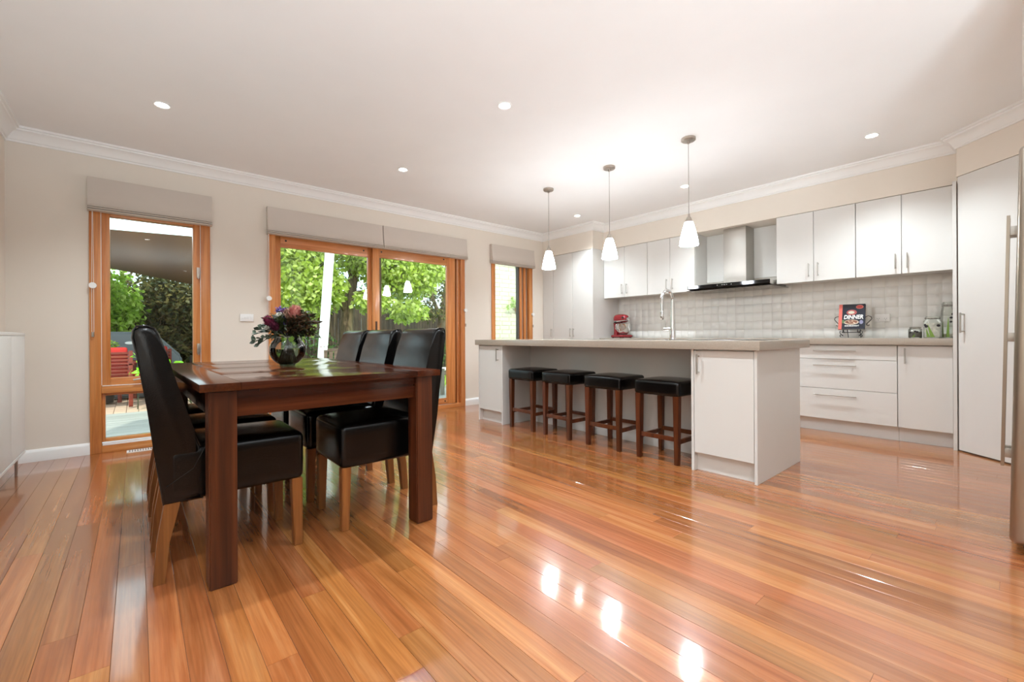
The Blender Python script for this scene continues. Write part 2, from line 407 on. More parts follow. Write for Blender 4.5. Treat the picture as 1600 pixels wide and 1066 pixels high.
# corner pantry door: a flat white leaf on the splayed wall
def along(t, off=0): return PA + PD*t + PN*off
dp = struct_root('door_2')
bm = B(); q0, q1 = along(.003, -.006), along(.575, -.006); q2, q3 = along(.575, -.028), along(.003, -.028)
prism(bm, [tuple(q0), tuple(q1), tuple(q2), tuple(q3)], 'z', .012, 2.212)
O('leaf', bm, 'cab', dp)
def bar_handle(parent, p0, p1, out, r=.006, post=.03, inset=.012, name='handle'):
    p0, p1, out = Vector(p0), Vector(p1), Vector(out); u = (p1-p0).normalized()
    bm = B(); tube(bm, [p0 + out*post, p1 + out*post], r, 10)
    for q in (p0 + u*inset, p1 - u*inset): tube(bm, [q + out*.001, q + out*post], r*.8, 8)
    return O(name, bm, 'steel', parent, 40)
hq = along(.05, -.006)
bar_handle(dp, (hq.x, hq.y, .955), (hq.x, hq.y, 1.115), (PN.x, PN.y, 0), .007, .032)

# ------------------------------------------------------------------ kitchen cabinets along the right wall
def door_panel(parent, xf, y0, y1, z0, z1, name='door', th=.018, gap=.0018):
    return O(name, bx(xf, xf+th, y0+gap, y1-gap, z0+gap, z1-gap, .0015, 1), 'cab', parent, 40)
OUT = (-1, 0, 0)
def tall_unit(label, y0, y1, doors):
    c = T('tall_cabinet', label, 'cabinet', (4.91, (y0+y1)/2, 0)); oy = (y0+y1)/2; L = lambda y: y-oy
    O('body', bx(.02, .585, L(y0)+.001, L(y1)-.001, .10, 2.183), 'carcass', c); O('kick', bx(.06, .58, L(y0)+.001, L(y1)-.001, 0, .10), 'cab', c)
    for a, b, hy in doors:
        dd = door_panel(c, 0, L(a), L(b), .105, 2.180)
        bar_handle(dd, (0, L(hy), .932), (0, L(hy), 1.056), OUT, .005, .028)
    return c
c = tall_unit('tall white two-door pantry cabinet beside the splashback', 3.968, 4.745, ((3.985, 4.352, 4.322), (4.352, 4.745, 4.382)))
O('end_panel', bx(-.002, .585, 3.966-4.3565, 3.985-4.3565, 0, 2.184), 'cab', c)
tall_unit('narrow tall white cabinet in the corner by the window wall', 4.747, 4.966, ((4.747, 4.966, 4.772),))
def wall_unit(label, y0, y1, endp=None):
    ym = (y0+y1)/2; c = T('wall_cabinet', label, 'cabinet', (5.155, ym, 1.493)); hh = 2.186-1.493
    O('body', bx(.02, XK-5.155-.001, y0-ym+.0005, y1-ym-.0005, .0, hh-.001), 'cab', c)
    for a, b, s in ((y0, ym, -1), (ym, y1, 1)):
        dd = door_panel(c, 0, a-ym, b-ym, -.012, hh-.002)
        bar_handle(dd, (0, s*.040, .035), (0, s*.040, .170), OUT, .005, .028)
    return c
wall_unit('white wall cabinet next to the tall pantry cabinet', 3.252, 3.962)
wall_unit('white wall cabinet just left of the range hood', 2.600, 3.250)
wall_unit('white wall cabinet just right of the range hood', 1.032, 1.705)
wall_unit('white wall cabinet above the glass jars', .378, 1.030)
# lining panel of the hood niche
n = tag(O('niche_panel', bx(XK-.034, XK-.014, 1.707, 2.598, 1.602, 2.185, .001, 1), 'cab'), 'white lining panel behind the range hood chimney', 'panel')
# base cabinets
BF = 5.082
def base_body(c, y0, y1):
    O('body', bx(.02, XK-BF-.001, y0, y1, .12, .850), 'carcass', c); O('kick', bx(.065, XK-BF-.01, y0, y1, 0, .12), 'cab', c)
y0, y1 = .726, 1.490; ym = (y0+y1)/2
c = T('drawer_cabinet', 'white three-drawer base cabinet under the cookbook', 'cabinet', (BF, ym, 0)); base_body(c, y0-ym, y1-ym)
for z0, z1, hz in ((.710, .846, .794), (.424, .710, .652), (.128, .424, .364)):
    dd = door_panel(c, 0, y0-ym, y1-ym, z0, z1, 'drawer'); bar_handle(dd, (0, 1.010-ym, hz), (0, 1.350-ym, hz), OUT, .0055, .032, .03)
y0, y1 = .378, .724; ym = (y0+y1)/2
c = T('base_cabinet', 'white one-door base cabinet under the glass jars', 'cabinet', (BF, ym, 0)); base_body(c, y0-ym, y1-ym)
dd = door_panel(c, 0, y0-ym, y1-ym, .128, .846); bar_handle(dd, (0, .672-ym, .690), (0, .672-ym, .825), OUT, .006, .03)
for y0, y1, lb in ((1.492, 2.70, 'white base cabinet under the range hood, hidden behind the island'), (2.702, 3.960, 'white base cabinet under the red mixer, hidden behind the island')):
    ym = (y0+y1)/2; c = T('base_cabinet', lb, 'cabinet', (BF, ym, 0)); base_body(c, y0-ym, y1-ym)
    for a, b in ((y0, ym), (ym, y1)): door_panel(c, 0, a-ym, b-ym, .128, .846)
tag(O('worktop', bx(5.045, XK-.0135, .377, 3.963, .8515, .911, .003), 'stone', None, 40), 'long grey-beige stone worktop along the tiled wall', 'worktop')
tag(O('end_panel', bx(5.040, XK-.001, .352, .376, 0, 2.186, .001, 1), 'cab'), 'tall white end panel between jars and pantry door', 'panel')

# ------------------------------------------------------------------ range hood
h = T('range_hood', 'stainless chimney range hood with black glass front', 'range hood', (5.0, 2.165, 1.49))
bm = B(); prism(bm, [(.008, .004), (.06, -.010), (.485, -.010), (.485, .052), (.24, .052), (.12, .040), (.008, .040)], 'y', -.445, .445)
O('canopy', bm, 'steel', h)
fp = O('front_panel', bx(0, .008, -.45, .45, .001, .040, .001, 1), 'bglass', h)
for y_, w_ in ((.095, .008), (.045, .004), (.03, .004), (.012, .006), (-.01, .004), (-.06, .008)):
    O('control_mark', bx(-.0006, .0005, y_-w_/2, y_+w_/2, .018, .024), 'pvc', fp)
for a, b in ((-.42, -.15), (-.13, .13), (.15, .42)):
    O('grease_filter', bx(.09, .44, a, b, -.013, -.0102), plain('filter_mesh', '#8b857c', .35, 1), h)
O('glass_visor', bx(.02, .49, -.47, .47, -.022, -.016, .001, 1), thin_glass('visor_glass', '#9d978e'), h)
O('chimney', bx(.235, .464, -.125, .125, .051, .694, .002), 'steel', h, 40)

# ------------------------------------------------------------------ island
def island_cab(label, y0, y1, hy):
    ym = (y0+y1)/2; c = T('island_cabinet', label, 'cabinet', (2.962, ym, 0)); a, b = y0-ym, y1-ym
    O('side_panel', bx(0, .808, a, a+.018, 0, .849, .001, 1), 'cab', c); O('side_panel', bx(0, .808, b-.018, b, 0, .849, .001, 1), 'cab', c)
    O('body', bx(.021, .80, a+.0185, b-.0185, .125, .848), 'carcass', c); O('kick', bx(.05, .75, a+.0185, b-.0185, 0, .124), 'cab', c)
    dd = door_panel(c, .001, a+.019, b-.019, .130, .842); bar_handle(dd, (.001, hy-ym, .680), (.001, hy-ym, .815), OUT, .006, .03)
island_cab('white island end cabinet nearest the window wall', 3.617, 4.046, 3.690)
island_cab('white island end cabinet at the open kitchen end', 1.092, 1.524, 1.468)
c = T('island_back_cabinet', 'recessed white island back panel behind the bar stools', 'cabinet', (3.37, 2.57, 0))
O('back_panel', bx(0, .018, -1.044, 1.045, 0, .849), 'cab', c); O('body', bx(.019, .395, -1.044, 1.045, .10, .849), 'carcass', c); O('kick', bx(.019, .34, -1.044, 1.045, 0, .10), 'cab', c)
O('skirting', bx(-.012, -.0005, -1.044, 1.045, 0, .10, .003), 'cab', c, 40)
tag(O('benchtop', bx(2.928, 3.905, 1.064, 4.070, .850, .908, .003), 'stone', None, 40), 'thick grey-beige stone top of the kitchen island', 'benchtop')
ck = T('cooktop', 'flat black glass cooktop set into the island top', 'cooktop', (3.50, 1.56, .908))
O('glass', bx(-.24, .24, -.34, .34, .0005, .006, .002), 'bglass', ck, 40); O('trim', bx(-.245, .245, -.345, .345, .0, .003, .001, 1), 'steel', ck)
sk = T('sink', 'stainless sink with a thin rim set into the island', 'sink', (3.52, 2.56, .908))
bm = B()
for a in ((-.22, .22, -.40, -.36), (-.22, .22, .36, .40), (-.22, -.19, -.36, .36), (.19, .22, -.36, .36)): box(bm, *a, .0005, .004)
O('rim', bm, 'steel', sk); O('bowl', bx(-.19, .19, -.36, .36, .0004, .0012), 'dsteel', sk); bm = B(); lathe(bm, [(.0, .003), (.035, .003), (.04, .0013)], 20); O('drain', bm, 'chrome', sk)
tp = T('kitchen_tap', 'tall chrome gooseneck mixer tap on the island', 'tap', (3.735, 2.095, .908))
bm = B(); lathe(bm, [(0, 0), (.031, 0), (.031, .004), (.027, .010), (.024, .12), (.020, .24), (.016, .32), (.0155, .34), (0, .34)], 24); O('column', bm, 'chrome', tp, 40)
pts = [(0, 0, .335)] + [(-.09 + .09*math.cos(t), 0, .36 + .085*math.sin(t)) for t in [math.pi*k/14 for k in range(15)]] + [(-.18, 0, .30), (-.18, 0, .235)]
bm = B(); tube(bm, pts, .0135, 14); O('gooseneck', bm, 'chrome', tp, 50)
bm = B(); lathe(bm, [(0, .178), (.012, .178), (.0165, .19), (.0165, .25), (.0137, .255)], 20, -.18, 0); sp = O('spray_head', bm, 'chrome', tp, 50)
bm = B(); tube(bm, [(0, .02, .098), (0, .085, .098)], .0165, 16); lv = O('lever_body', bm, 'chrome', tp, 40)
bm = B(); tube(bm, [(0, .070, .11), (0, .072, .185)], [.005, .004], 8); O('lever', bm, 'chrome', lv, 40)

# ------------------------------------------------------------------ red stand mixer
red = plain('mixer_red', '#860d18', .16, coat=.5)
mx = T('stand_mixer', 'red stand mixer with a steel bowl in the worktop corner', 'stand mixer', (5.26, 3.74, .911), math.radians(-14))
bs = O('base', rbox(-.095, .095, -.135, .125, .006, .045, .02, 4), red, mx, 60)
for sx, sy in ((-.07, -.11), (.07, -.11), (-.07, .10), (.07, .10)):
    bm = B(); lathe(bm, [(0, 0), (.014, 0), (.014, .008), (0, .008)], 12, sx, sy); O('foot', bm, 'black', bs)
def colshape(o):
    t = (o[2]-.03)/.20; o[1] = o[1] + .010*t; k = 1-.25*math.sin(max(0, min(1, t))*math.pi); o[0] *= k; return o
O('column', rbox(-.05, .05, .055, .125, .02, .235, .025, 5, shape=colshape), red, mx, 60)
def headshape(o):
    t = (o[1]+.135)/.27; k = .80+.30*math.sin(min(1, max(0, t))*math.pi*.8); o[0] *= k; o[2] = .275 + (o[2]-.275)*k; return o
hd = O('motor_head', rbox(-.06, .06, -.14, .135, .215, .335, .055, 6, shape=headshape), red, mx, 60)
bm = B(); tube(bm, [(0, -.128, .270), (0, -.155, .270)], .024, 16); O('hub_cap', bm, 'chrome', hd, 40)
O('chrome_band', rbox(-.064, .064, -.13, .11, .232, .250, .008, 3, shape=headshape), 'chrome', hd, 60)
bm = B(); tube(bm, [(-.064, -.115, .285), (-.090, -.115, .285)], .011, 12); O('knob', bm, 'black', hd, 40)
bm = B(); tube(bm, [(-.05, .05, .225), (-.082, .05, .225)], .012, 12); O('speed_lever', bm, 'black', hd, 40)
bm = B(); tube(bm, [(0, -.045, .235), (0, -.045, .15)], .012, 10); O('beater_shaft', bm, 'steel', hd)
bm = B(); lathe(bm, [(.0, .05), (.045, .05), (.05, .055), (.075, .075), (.094, .11), (.101, .150), (.103, .198), (.106, .202), (.100, .203), (.096, .150), (.07, .085), (0, .07)], 32, 0, -.045)
bw = O('bowl', bm, 'chrome', mx, 60)
bm = B(); tube(bm, [(-.098, -.045, .19), (-.14, -.05, .185), (-.145, -.05, .13), (-.09, -.045, .11)], .007, 8); O('bowl_handle', bm, 'chrome', bw, 60)
bm = B(); lathe(bm, [(0, .0445), (.05, .0445), (.055, .052), (0, .052)], 24, 0, -.045); O('bowl_clamp', bm, 'steel', mx)

# ------------------------------------------------------------------ things on the worktop
jd = T('power_point', 'white double power point on the splashback tiles', 'power outlet', (XK-.0135, .893, 1.105))
O('plate', bx(-.011, -.0005, -.058, .058, -.036, .036, .003), 'pvc', jd, 40)
for yy in (-.028, .028):
    O('switch', bx(-.0135, -.010, yy-.006, yy+.006, .010, .022, .001, 1), 'pvc', jd)
    for dy, dz, rr in ((-.007, -.006, .5), (.007, -.006, -.5), (0, -.02, 0)):
        O('socket_slot', bx(-.0002, .0002+.0005, -.0012, .0012, -.004, .004), 'black', jd, None, (-.0114, yy+dy, dz), (rr, 0, 0))
cover = plain('book_cover', '#1b1f2c', .3); coral = plain('book_spine', '#d96a5c', .4)
BKY, BKX, BKZ = 1.095, 5.300, .911
st = T('book_stand', 'black wrought iron book stand with scrolled feet', 'book stand', (BKX, BKY, BKZ))
iron = plain('wrought_iron', '#15110f', .5)
def scroll(pts, r=.0035): bm = B(); tube(bm, pts, r, 8); return bm
def spiral(cx, cy, cz, r0, r1, a0, a1, n=16, plane='yz', x=0):
    return [(x, cy + (r0+(r1-r0)*k/n)*math.cos(a0+(a1-a0)*k/n), cz + (r0+(r1-r0)*k/n)*math.sin(a0+(a1-a0)*k/n)) for k in range(n+1)]
for s in (-1, 1):
    f = [(-.02, s*.075, .070), (-.022, s*.09, .062), (-.022, s*.085, .045), (-.022, s*.072, .030)] + [(-.022, s*(.078 + r*math.cos(a)), .020 + r*math.sin(a)) for r, a in [(.016-.0009*k, math.pi - k*.42) for k in range(12)]]
    O('front_foot', scroll(f), iron, st, 60)
    f = [(.0, s*.062, .055), (-.045, s*.060, .055), (-.050, s*.058, .070), (-.046, s*.058, .082), (-.038, s*.058, .078)]
    O('ledge_hook', scroll(f), iron, st, 60)
    f = [(.055, s*.095, .200), (.055, s*.118, .215), (.052, s*.142, .205), (.048, s*.148, .185), (.042, s*.130, .160), (.038, s*.112, .140), (.037, s*.110, .125), (.037, s*.122, .118), (.037, s*.132, .128)]
    O('side_scroll', scroll(f), iron, st, 60)
    O('upright', scroll([(.0, s*.06, .05), (.02, s*.07, .09), (.055, s*.095, .20), (.072, s*.05, .262)]), iron, st, 60)
    O('back_foot', scroll([(.045, s*.05, .18), (.10, s*.05, .05), (.115, s*.05, .004)]), iron, st, 60)
O('cross_bar', scroll([(-.02, -.075, .055), (-.02, .075, .055)]), iron, st); O('cross_bar', scroll([(.072, -.05, .262), (.072, .05, .262)]), iron, st)
bk = T('cookbook', 'dark cookbook titled DINNER resting on the iron stand', 'book', (BKX-.004, BKY, BKZ+.084)); bk.rotation_euler = (0, math.radians(16), math.radians(3))
# local: page block stands in the y-z plane, its front faces -x, spine on the +y side
BW, BH, BT = .204, .255, .024
O('pages', bx(-BT/2+.002, BT/2-.002, -BW/2+.004, BW/2-.006, .003, BH-.003), plain('paper', '#e9e2d2', .8), bk)
cv = O('front_cover', bx(-BT/2-.0005, -BT/2+.002, -BW/2, BW/2, 0, BH), cover, bk); O('back_cover', bx(BT/2-.002, BT/2, -BW/2, BW/2, 0, BH), cover, bk)
O('spine', bx(-BT/2-.0012, BT/2+.0005, BW/2-.026, BW/2+.002, -.0005, BH+.0005, .0006, 1), coral, bk)
PK = BH/.225
def ell(bm, cy, cz, ry, rz_, x, th=.0004, n=28): prism(bm, [(cy+ry*math.cos(2*math.pi*k/n), cz+rz_*math.sin(2*math.pi*k/n)) for k in range(n)], 'x', x-th, x)
fx = -BT/2 - .0005
def ep(name, col, cy, cz, ry, rz_, lift): bm = B(); ell(bm, cy*PK, cz*PK, ry*PK, rz_*PK, fx-lift); return O(name, bm, plain('print_'+name, col, .4), cv)
ep('print_plate', '#cbb7a0', .002, .062, .052, .023, .0000); ep('print_food', '#8d5a44', .002, .064, .043, .017, .0004)
rngp = random.Random(5)
for k in range(12): ep('print_morsel', rngp.choice(('#d9b79a', '#6b3a2c', '#b98a6a', '#e2cdb5')), .002+rngp.uniform(-.03, .03), .064+rngp.uniform(-.010, .010), .006, .004, .0008)
ep('print_bowl', '#a8504c', .002, .150, .036, .024, 0); ep('print_greens', '#c9c5ae', .004, .150, .022, .013, .0004)
ep('print_badge', '#e08578', -.052, .198, .026, .017, 0); ep('print_badge_core', '#c84a45', -.052, .198, .020, .012, .0004)
ep('print_leaf', '#5f7a4a', .058, .068, .012, .016, 0); ep('print_berry', '#8c8aa8', -.066, .062, .013, .018, 0)
def text(body, width, height, col, parent, name, y, z, offset=0, shear=0):
    cu = bpy.data.curves.new(name, 'FONT'); cu.body = body; cu.size = .05; cu.align_x = 'CENTER'; cu.extrude = .0003; cu.offset = offset; cu.shear = shear
    tmp = bpy.data.objects.new(name, cu); C.objects.link(tmp); dg = bpy.context.evaluated_depsgraph_get()
    me = bpy.data.meshes.new_from_object(tmp.evaluated_get(dg)); bpy.data.objects.remove(tmp); bpy.data.curves.remove(cu)
    xs_ = [v.co.x for v in me.vertices]; ys_ = [v.co.y for v in me.vertices]; sx_ = width/(max(xs_)-min(xs_)); sy_ = height/(max(ys_)-min(ys_)); cx_ = (max(xs_)+min(xs_))/2
    me.transform(Matrix.Translation((-cx_, -min(ys_), 0))); me.transform(Matrix.Diagonal((sx_, sy_, 1, 1)))
    # text x -> -y (reads left to right from the front), text y -> z
    me.transform(Matrix(((0, 0, -1, 0), (-1, 0, 0, 0), (0, 1, 0, 0), (0, 0, 0, 1))))
    me.materials.clear(); me.materials.append(plain('ink_'+name, col, .4))
    return link(name, me, parent, (fx-.0012, y, z))
text('DINNER', .152, .042, '#f2f0ea', cv, 'title', -.014, .102, .0016, .15)
text('ROSS MAGNAIGHT', .112, .0145, '#f2f0ea', cv, 'author_line', -.004, .026, .0012, .10)
# storage jars with clip lids
jg = thin_glass('jar_glass', '#f6f8f5', boost=.8); grn = plain('jar_print_green', '#6f8a33', .4); olv = plain('jar_print_olive', '#2c2328', .4)
def jar(label, y, x, r, hgt, fill, fcol, leaves, olives):
    j = T('storage_jar', label, 'jar', (x, y, .911), 0, 'clip lid glass jars on the worktop')
    nk = r*.78
    bm = B(); lathe(bm, [(0, 0), (r*.93, 0), (r, .010), (r, hgt*.74), (r*.95, hgt*.80), (nk, hgt*.85), (nk, hgt*.90)], 28); O('glass_body', bm, jg, j, 50)
    bm = B(); lathe(bm, [(0, .006), (r*.92, .006), (r*.95, .014), (r*.95, hgt*fill), (0, hgt*fill)], 24); O('contents', bm, plain('jar_fill', fcol, .8, vary=.25, vscale=40), j)
    bm = B(); lathe(bm, [(nk*1.02, hgt*.90), (nk*1.06, hgt*.905), (nk*1.06, hgt*.955), (nk*.9, hgt), (0, hgt)], 28); ld = O('lid', bm, jg, j, 50)
    bm = B(); lathe(bm, [(nk*1.05, hgt*.885), (nk*1.10, hgt*.89), (nk*1.10, hgt*.905), (nk*1.05, hgt*.91)], 28); O('seal', bm, plain('jar_seal', '#6d655c', .6), j)
    bm = B(); tube(bm, [(nk*1.12*math.cos(a), nk*1.12*math.sin(a), hgt*.93) for a in [2*math.pi*k/24 for k in range(25)]], .0016, 6, False); tube(bm, [(-nk*1.12, -.01, hgt*.93), (-nk*1.2, -.012, hgt*.86), (-nk*1.2, .012, hgt*.86), (-nk*1.12, .01, hgt*.93)], .0016, 6); O('clip_wire', bm, 'nickel', j, 60)
    for (a0, w_, hh_, lean) in leaves:          # painted leaves, raised on the glass
        bm = B(); cols = 8; L_, R_ = [], []
        for k in range(cols+1):
            t = k/cols; ww = w_*(1-t)**.8; zz = .008 + hh_*t; aa = a0 + lean*t
            L_.append((aa-ww, zz)); R_.append((aa+ww, zz))
        rr = r+.0012
        vs = [[bm.verts.new((rr*math.cos(a), rr*math.sin(a), z)) for a, z in row] for row in (L_, R_)]
        for k in range(cols): bm.faces.new((vs[0][k], vs[0][k+1], vs[1][k+1], vs[1][k]))
        O('painted_leaf', bm, grn, j)
    for (a, z, s_) in olives:
        bm = B(); rr = r+.0013; bm.faces.new([bm.verts.new((rr*math.cos(a+s_/r*math.cos(t)), rr*math.sin(a+s_/r*math.cos(t)), z+s_*.75*math.sin(t))) for t in [2*math.pi*k/12 for k in range(12)]]); O('painted_olive', bm, olv, j)
PI = math.pi
jar('small squat glass jar, lowest of the three on the worktop', .627, 5.24, .047, .100, .55, '#6f6a62', ((PI-.2, .16, .03, .3),), ((PI+.4, .055, .010), (PI-.6, .05, .010), (PI+.1, .06, .009)))
jar('medium glass jar filled white with painted green leaf', .516, 5.25, .060, .188, .70, '#efebe3', ((PI+.10, .24, .115, -.55), (PI-.35, .18, .08, -.3)), ((PI+.75, .108, .015), (PI-.62, .102, .016), (PI-.80, .114, .013)))
jar('tall glass jar partly hidden by the end panel', .428, 5.335, .045, .312, .12, '#cfc8ba', ((PI+.05, .24, .18, .1), (PI-.75, .22, .14, .1)), ((PI+.85, .205, .014), (PI+.55, .175, .012), (PI+.50, .14, .010)))

# ------------------------------------------------------------------ dining table
TR = math.radians(1.2)
tb = T('dining_table', 'large dark red timber dining table with square legs', 'table', (.666, 2.861, 0), TR)
hw, hl, bo = .512, .900, .132
for s in (-1, 1):
    x0, x1 = (-hw, -hw+bo) if s < 0 else (hw-bo, hw)
    O('border_board', bx(x0, x1, -hl, hl, .748, .778, .0015), 'table', tb, 40)
n = 4; pw = 2*hl/n
for k in range(n): O('top_board', bx(-hw+bo+.0008, hw-bo-.0008, -hl+k*pw+.0006, -hl+(k+1)*pw-.0006, .7485, .7778, .0008), 'table_x', tb, 40)
for s in (-1, 1):
    O('apron', bx(-hw+.11, hw-.11, s*(hl-.055)-.012, s*(hl-.055)+.012, .642, .7475, .002), 'table_x', tb, 40)
    O('apron_strip', bx(-hw+.20, hw-.20, s*(hl-.040)-.006, s*(hl-.040)+.006, .732, .7475, .001), 'table_x', tb)
    O('apron', bx(s*(hw-.055)-.012, s*(hw-.055)+.012, -hl+.11, hl-.11, .642, .7475, .002), 'table', tb, 40)
    for t in (-1, 1):
        O('leg', taper((s*(hw-.077), t*(hl-.072), .092, .092, 0), (s*(hw-.077), t*(hl-.072), .092, .092, .7475), .005), 'table_z', tb, 40)

# ------------------------------------------------------------------ dining chairs
def make_chair():
    c = T('dining_chair', '-', 'chair', (.30, 2.355, 0), 0, 'black leather dining chairs round the table')
    X = lambda v: v-.30
    rear = [(.074, .300), (.050, .500), (.029, .680), (.004, .850), (-.016, .950)]
    top = [(-.013, .980), (.006, .994), (.034, .996), (.056, .986), (.068, .965)]
    front = [(.092, .880), (.118, .780), (.146, .680), (.176, .580), (.200, .515), (.205, .300)]
    bm = B(); prism(bm, [(X(a), z) for a, z in rear+top+front], 'y', -.205, .205)
    caps = [f for f in bm.faces if len(f.verts) > 4]
    bmesh.ops.bevel(bm, geom=list({e for f in caps for e in f.edges}), offset=.020, segments=4, affect='EDGES', profile=.5)
    bk = O('backrest', bm, 'leather', c, 38)
    for s in (-1, 1):       # piping along the side seam
        pts = [(X(a)+.006*(1 if k < 5 else -1), s*.2045, z) for k, (a, z) in enumerate(rear[1:]+top+front[:-1])]
        pts = [(p[0], s*.1985, p[2]) for p in pts]
        bm = B(); tube(bm, pts, .0035, 6); O('piping', bm, 'leather', bk, 60)
    def sh(o):
        return o
    O('seat', rbox(X(.082), X(.585), -.206, .206, .303, .518, .030, 6, .018), 'leather', c, 60)
    bm = B(); tube(bm, [(X(.21), -.2058, .512), (X(.17), -.2058, .43), (X(.085), -.2058, .375)], .0016, 6); tube(bm, [(X(.21), .2058, .512), (X(.17), .2058, .43), (X(.085), .2058, .375)], .0016, 6)
    O('side_seam', bm, 'leather', c, 60)
    for s in (-1, 1):
        O('leg', taper((X(.560), s*.178, .036, .036, 0), (X(.555), s*.176, .046, .046, .308), .003), 'cleg', c, 40)
        bm = B(); hexa(bm, rect(X(.062), s*.176, .036, .036, 0), rect(X(.076), s*.176, .040, .042, .16)); 
        bm2 = bm; hexa(bm2, rect(X(.076), s*.176, .040, .042, .16), rect(X(.105), s*.176, .050, .046, .310))
        bmesh.ops.remove_doubles(bm, verts=list(bm.verts), dist=1e-5)
        O('leg', bm, 'cleg', c, 40)
    return c
ch = make_chair()
ch['label'] = 'black leather dining chair nearest the camera, left side of the table'
CY = (2.355, 2.860, 3.345)
dup(ch, (.30, CY[1], 0), 0, 'middle black leather chair on the table side by the sideboard')
dup(ch, (.30, CY[2], 0), 0, 'black leather chair on the sideboard side nearest the tall window')
dup(ch, (1.034, CY[0], 0), math.pi, 'black leather chair nearest the camera on the island side of table')
dup(ch, (1.018, CY[1], 0), math.pi, 'middle black leather chair on the island side of the table')
dup(ch, (1.018, CY[2], 0), math.pi, 'black leather chair on the island side nearest the sliding door')

# ------------------------------------------------------------------ bar stools
def make_stool():
    c = T('bar_stool', '-', 'stool', (3.145, 1.803, 0), 0, 'backless bar stools under the island')
    O('seat', rbox(-.188, .188, -.188, .188, .498, .606, .022, 6, .016), 'leather', c, 60)
    bm = B(); p = [(-.189, -.189, .582), (.189, -.189, .582), (.189, .189, .582), (-.189, .189, .582), (-.189, -.189, .582)]
    for sx in (-1, 1):
        for sy in (-1, 1):
            O('leg', taper((sx*.158, sy*.158, .034, .034, 0), (sx*.158, sy*.158, .046, .046, .505), .003), 'sleg', c, 40)
    for s in (-1, 1):
        O('stretcher', bx(s*.158-.010, s*.158+.010, -.140, .140, .170, .202, .002), 'sleg', c, 40)
        O('stretcher', bx(-.140, .140, s*.158-.010, s*.158+.010, .150, .182, .002), 'sleg', c, 40)
    return c
stl = make_stool(); stl['label'] = 'bar stool with black padded seat beside the open-end island cabinet'
dup(stl, (3.150, 2.318, 0), .02, 'bar stool with black padded seat, second from the open island end')
dup(stl, (3.150, 2.845, 0), -.02, 'bar stool with black padded seat, third from the open island end')
dup(stl, (3.140, 3.330, 0), .01, 'bar stool with black padded seat beside the cabinet nearest the window')

# ------------------------------------------------------------------ roman blinds
def blind(label, x0, x1, cords, tilt_right=0):
    xm = (x0+x1)/2; b = T('roman_blind', label, 'blind', (xm, YW, 2.0), 0, 'folded roman blinds over the windows'); w = (x1-x0)/2
    bm = B(); prism(bm, [(-.0005, .262), (-.052, .262), (-.056, .20), (-.066, .10), (-.078, .038), (-.074, .030), (-.04, .034), (-.0005, .04)], 'x', -w, w)
    O('fabric_panel', bm, 'fabric', b, 40)
    for k, (d_, z) in enumerate(((.082, .020), (.085, .0045), (.082, -.011))):
        bm = B(); prism(bm, [(-.012, z+.010), (-d_+.006, z+.0105), (-d_, z+.006), (-d_+.003, z-.0005), (-.012, z-.0015)], 'x', -w-.001*k, w+.001*k)
        O('fold', bm, 'fabric', b, 40)
    bm = B(); prism(bm, [(-.006, -.012), (-.071, -.010), (-.072, .034), (-.006, .036)], 'x', -w+.002, w-.002); O('painted_fold_shadow', bm, 'fold_shade', b)  # dark sheet behind the folds, paints in the shade of their gaps
    for cx, z1, z2, yy in cords:
        bm = B()
        for dx in (-.006, .006): tube(bm, [(cx-xm+dx*.3, -yy, .03), (cx-xm+dx, -yy, z1-2.0), (cx-xm+dx, -yy, z2-2.0)], .0016, 6)
        cd = O('pull_cord', bm, 'pvc', b, 60)
        bm = B(); tube(bm, [(cx-xm, -yy+.012, z1-2.0), (cx-xm, -yy-.012, z1-2.0)], .024, 18); O('cord_wheel', bm, 'pvc', cd, 40)
        bm = B(); tube(bm, [(cx-xm, -yy, z2-2.0+.02), (cx-xm, -yy, z2-2.0-.02)], .009, 10); O('cord_weight', bm, 'nickel', cd, 40)
    return b
blind('beige roman blind over the tall left window', -.296, .538, ((-.268, 1.38, .98, .038),))
blind('long beige roman blind over the left half of the sliding door', 1.000, 2.212, ((1.014, 1.34, 1.10, .038),))
blind('beige roman blind over the right half of the sliding door', 2.222, 3.412, ((3.398, 1.30, 1.10, .038),))
blind('small beige roman blind over the narrow window by the pantry', 3.845, 4.672, ((4.655, 1.28, 1.10, .038),))

# ------------------------------------------------------------------ pendants and downlights
def make_pendant():
    p = T('pendant_light', '-', 'pendant light', (3.405, 1.764, ZC), 0, 'white glass pendants over the island')
    bm = B(); lathe(bm, [(0, -.001), (.056, -.001), (.056, -.018), (.050, -.024), (.010, -.026), (.010, -.045), (0, -.045)], 32); O('ceiling_rose', bm, 'nickel', p, 40)
    bm = B(); tube(bm, [(0, 0, -.04), (0, 0, -.625)], .0022, 8); O('cord', bm, plain('cord_grey', '#8f8780', .5), p, 40)
    bm = B(); lathe(bm, [(0, -.615), (.007, -.615), (.009, -.635), (.018, -.645), (.028, -.672), (.029, -.680), (0, -.680)], 24); O('cap', bm, 'nickel', p, 40)
    z0 = -.676
    bm = B(); lathe(bm, [(.027, z0), (.036, z0-.020), (.050, z0-.070), (.062, z0-.120), (.070, z0-.165), (.073, z0-.192), (.070, z0-.193), (.060, z0-.125), (.034, z0-.022), (.025, z0-.004)], 36); O('shade', bm, 'bulb', p, 60)
    bm = B(); lathe(bm, [(0, z0-.05), (.018, z0-.06), (.026, z0-.09), (.018, z0-.12), (0, z0-.13)], 18); O('bulb', bm, 'bulb', p, 60)
    return p
pn = make_pendant(); pn['label'] = 'white glass pendant lamp nearest the open end of the island'
dup(pn, (3.405, 2.548, ZC), 0, 'middle white glass pendant lamp above the island')
dup(pn, (3.405, 3.353, ZC), 0, 'white glass pendant lamp nearest the window wall')
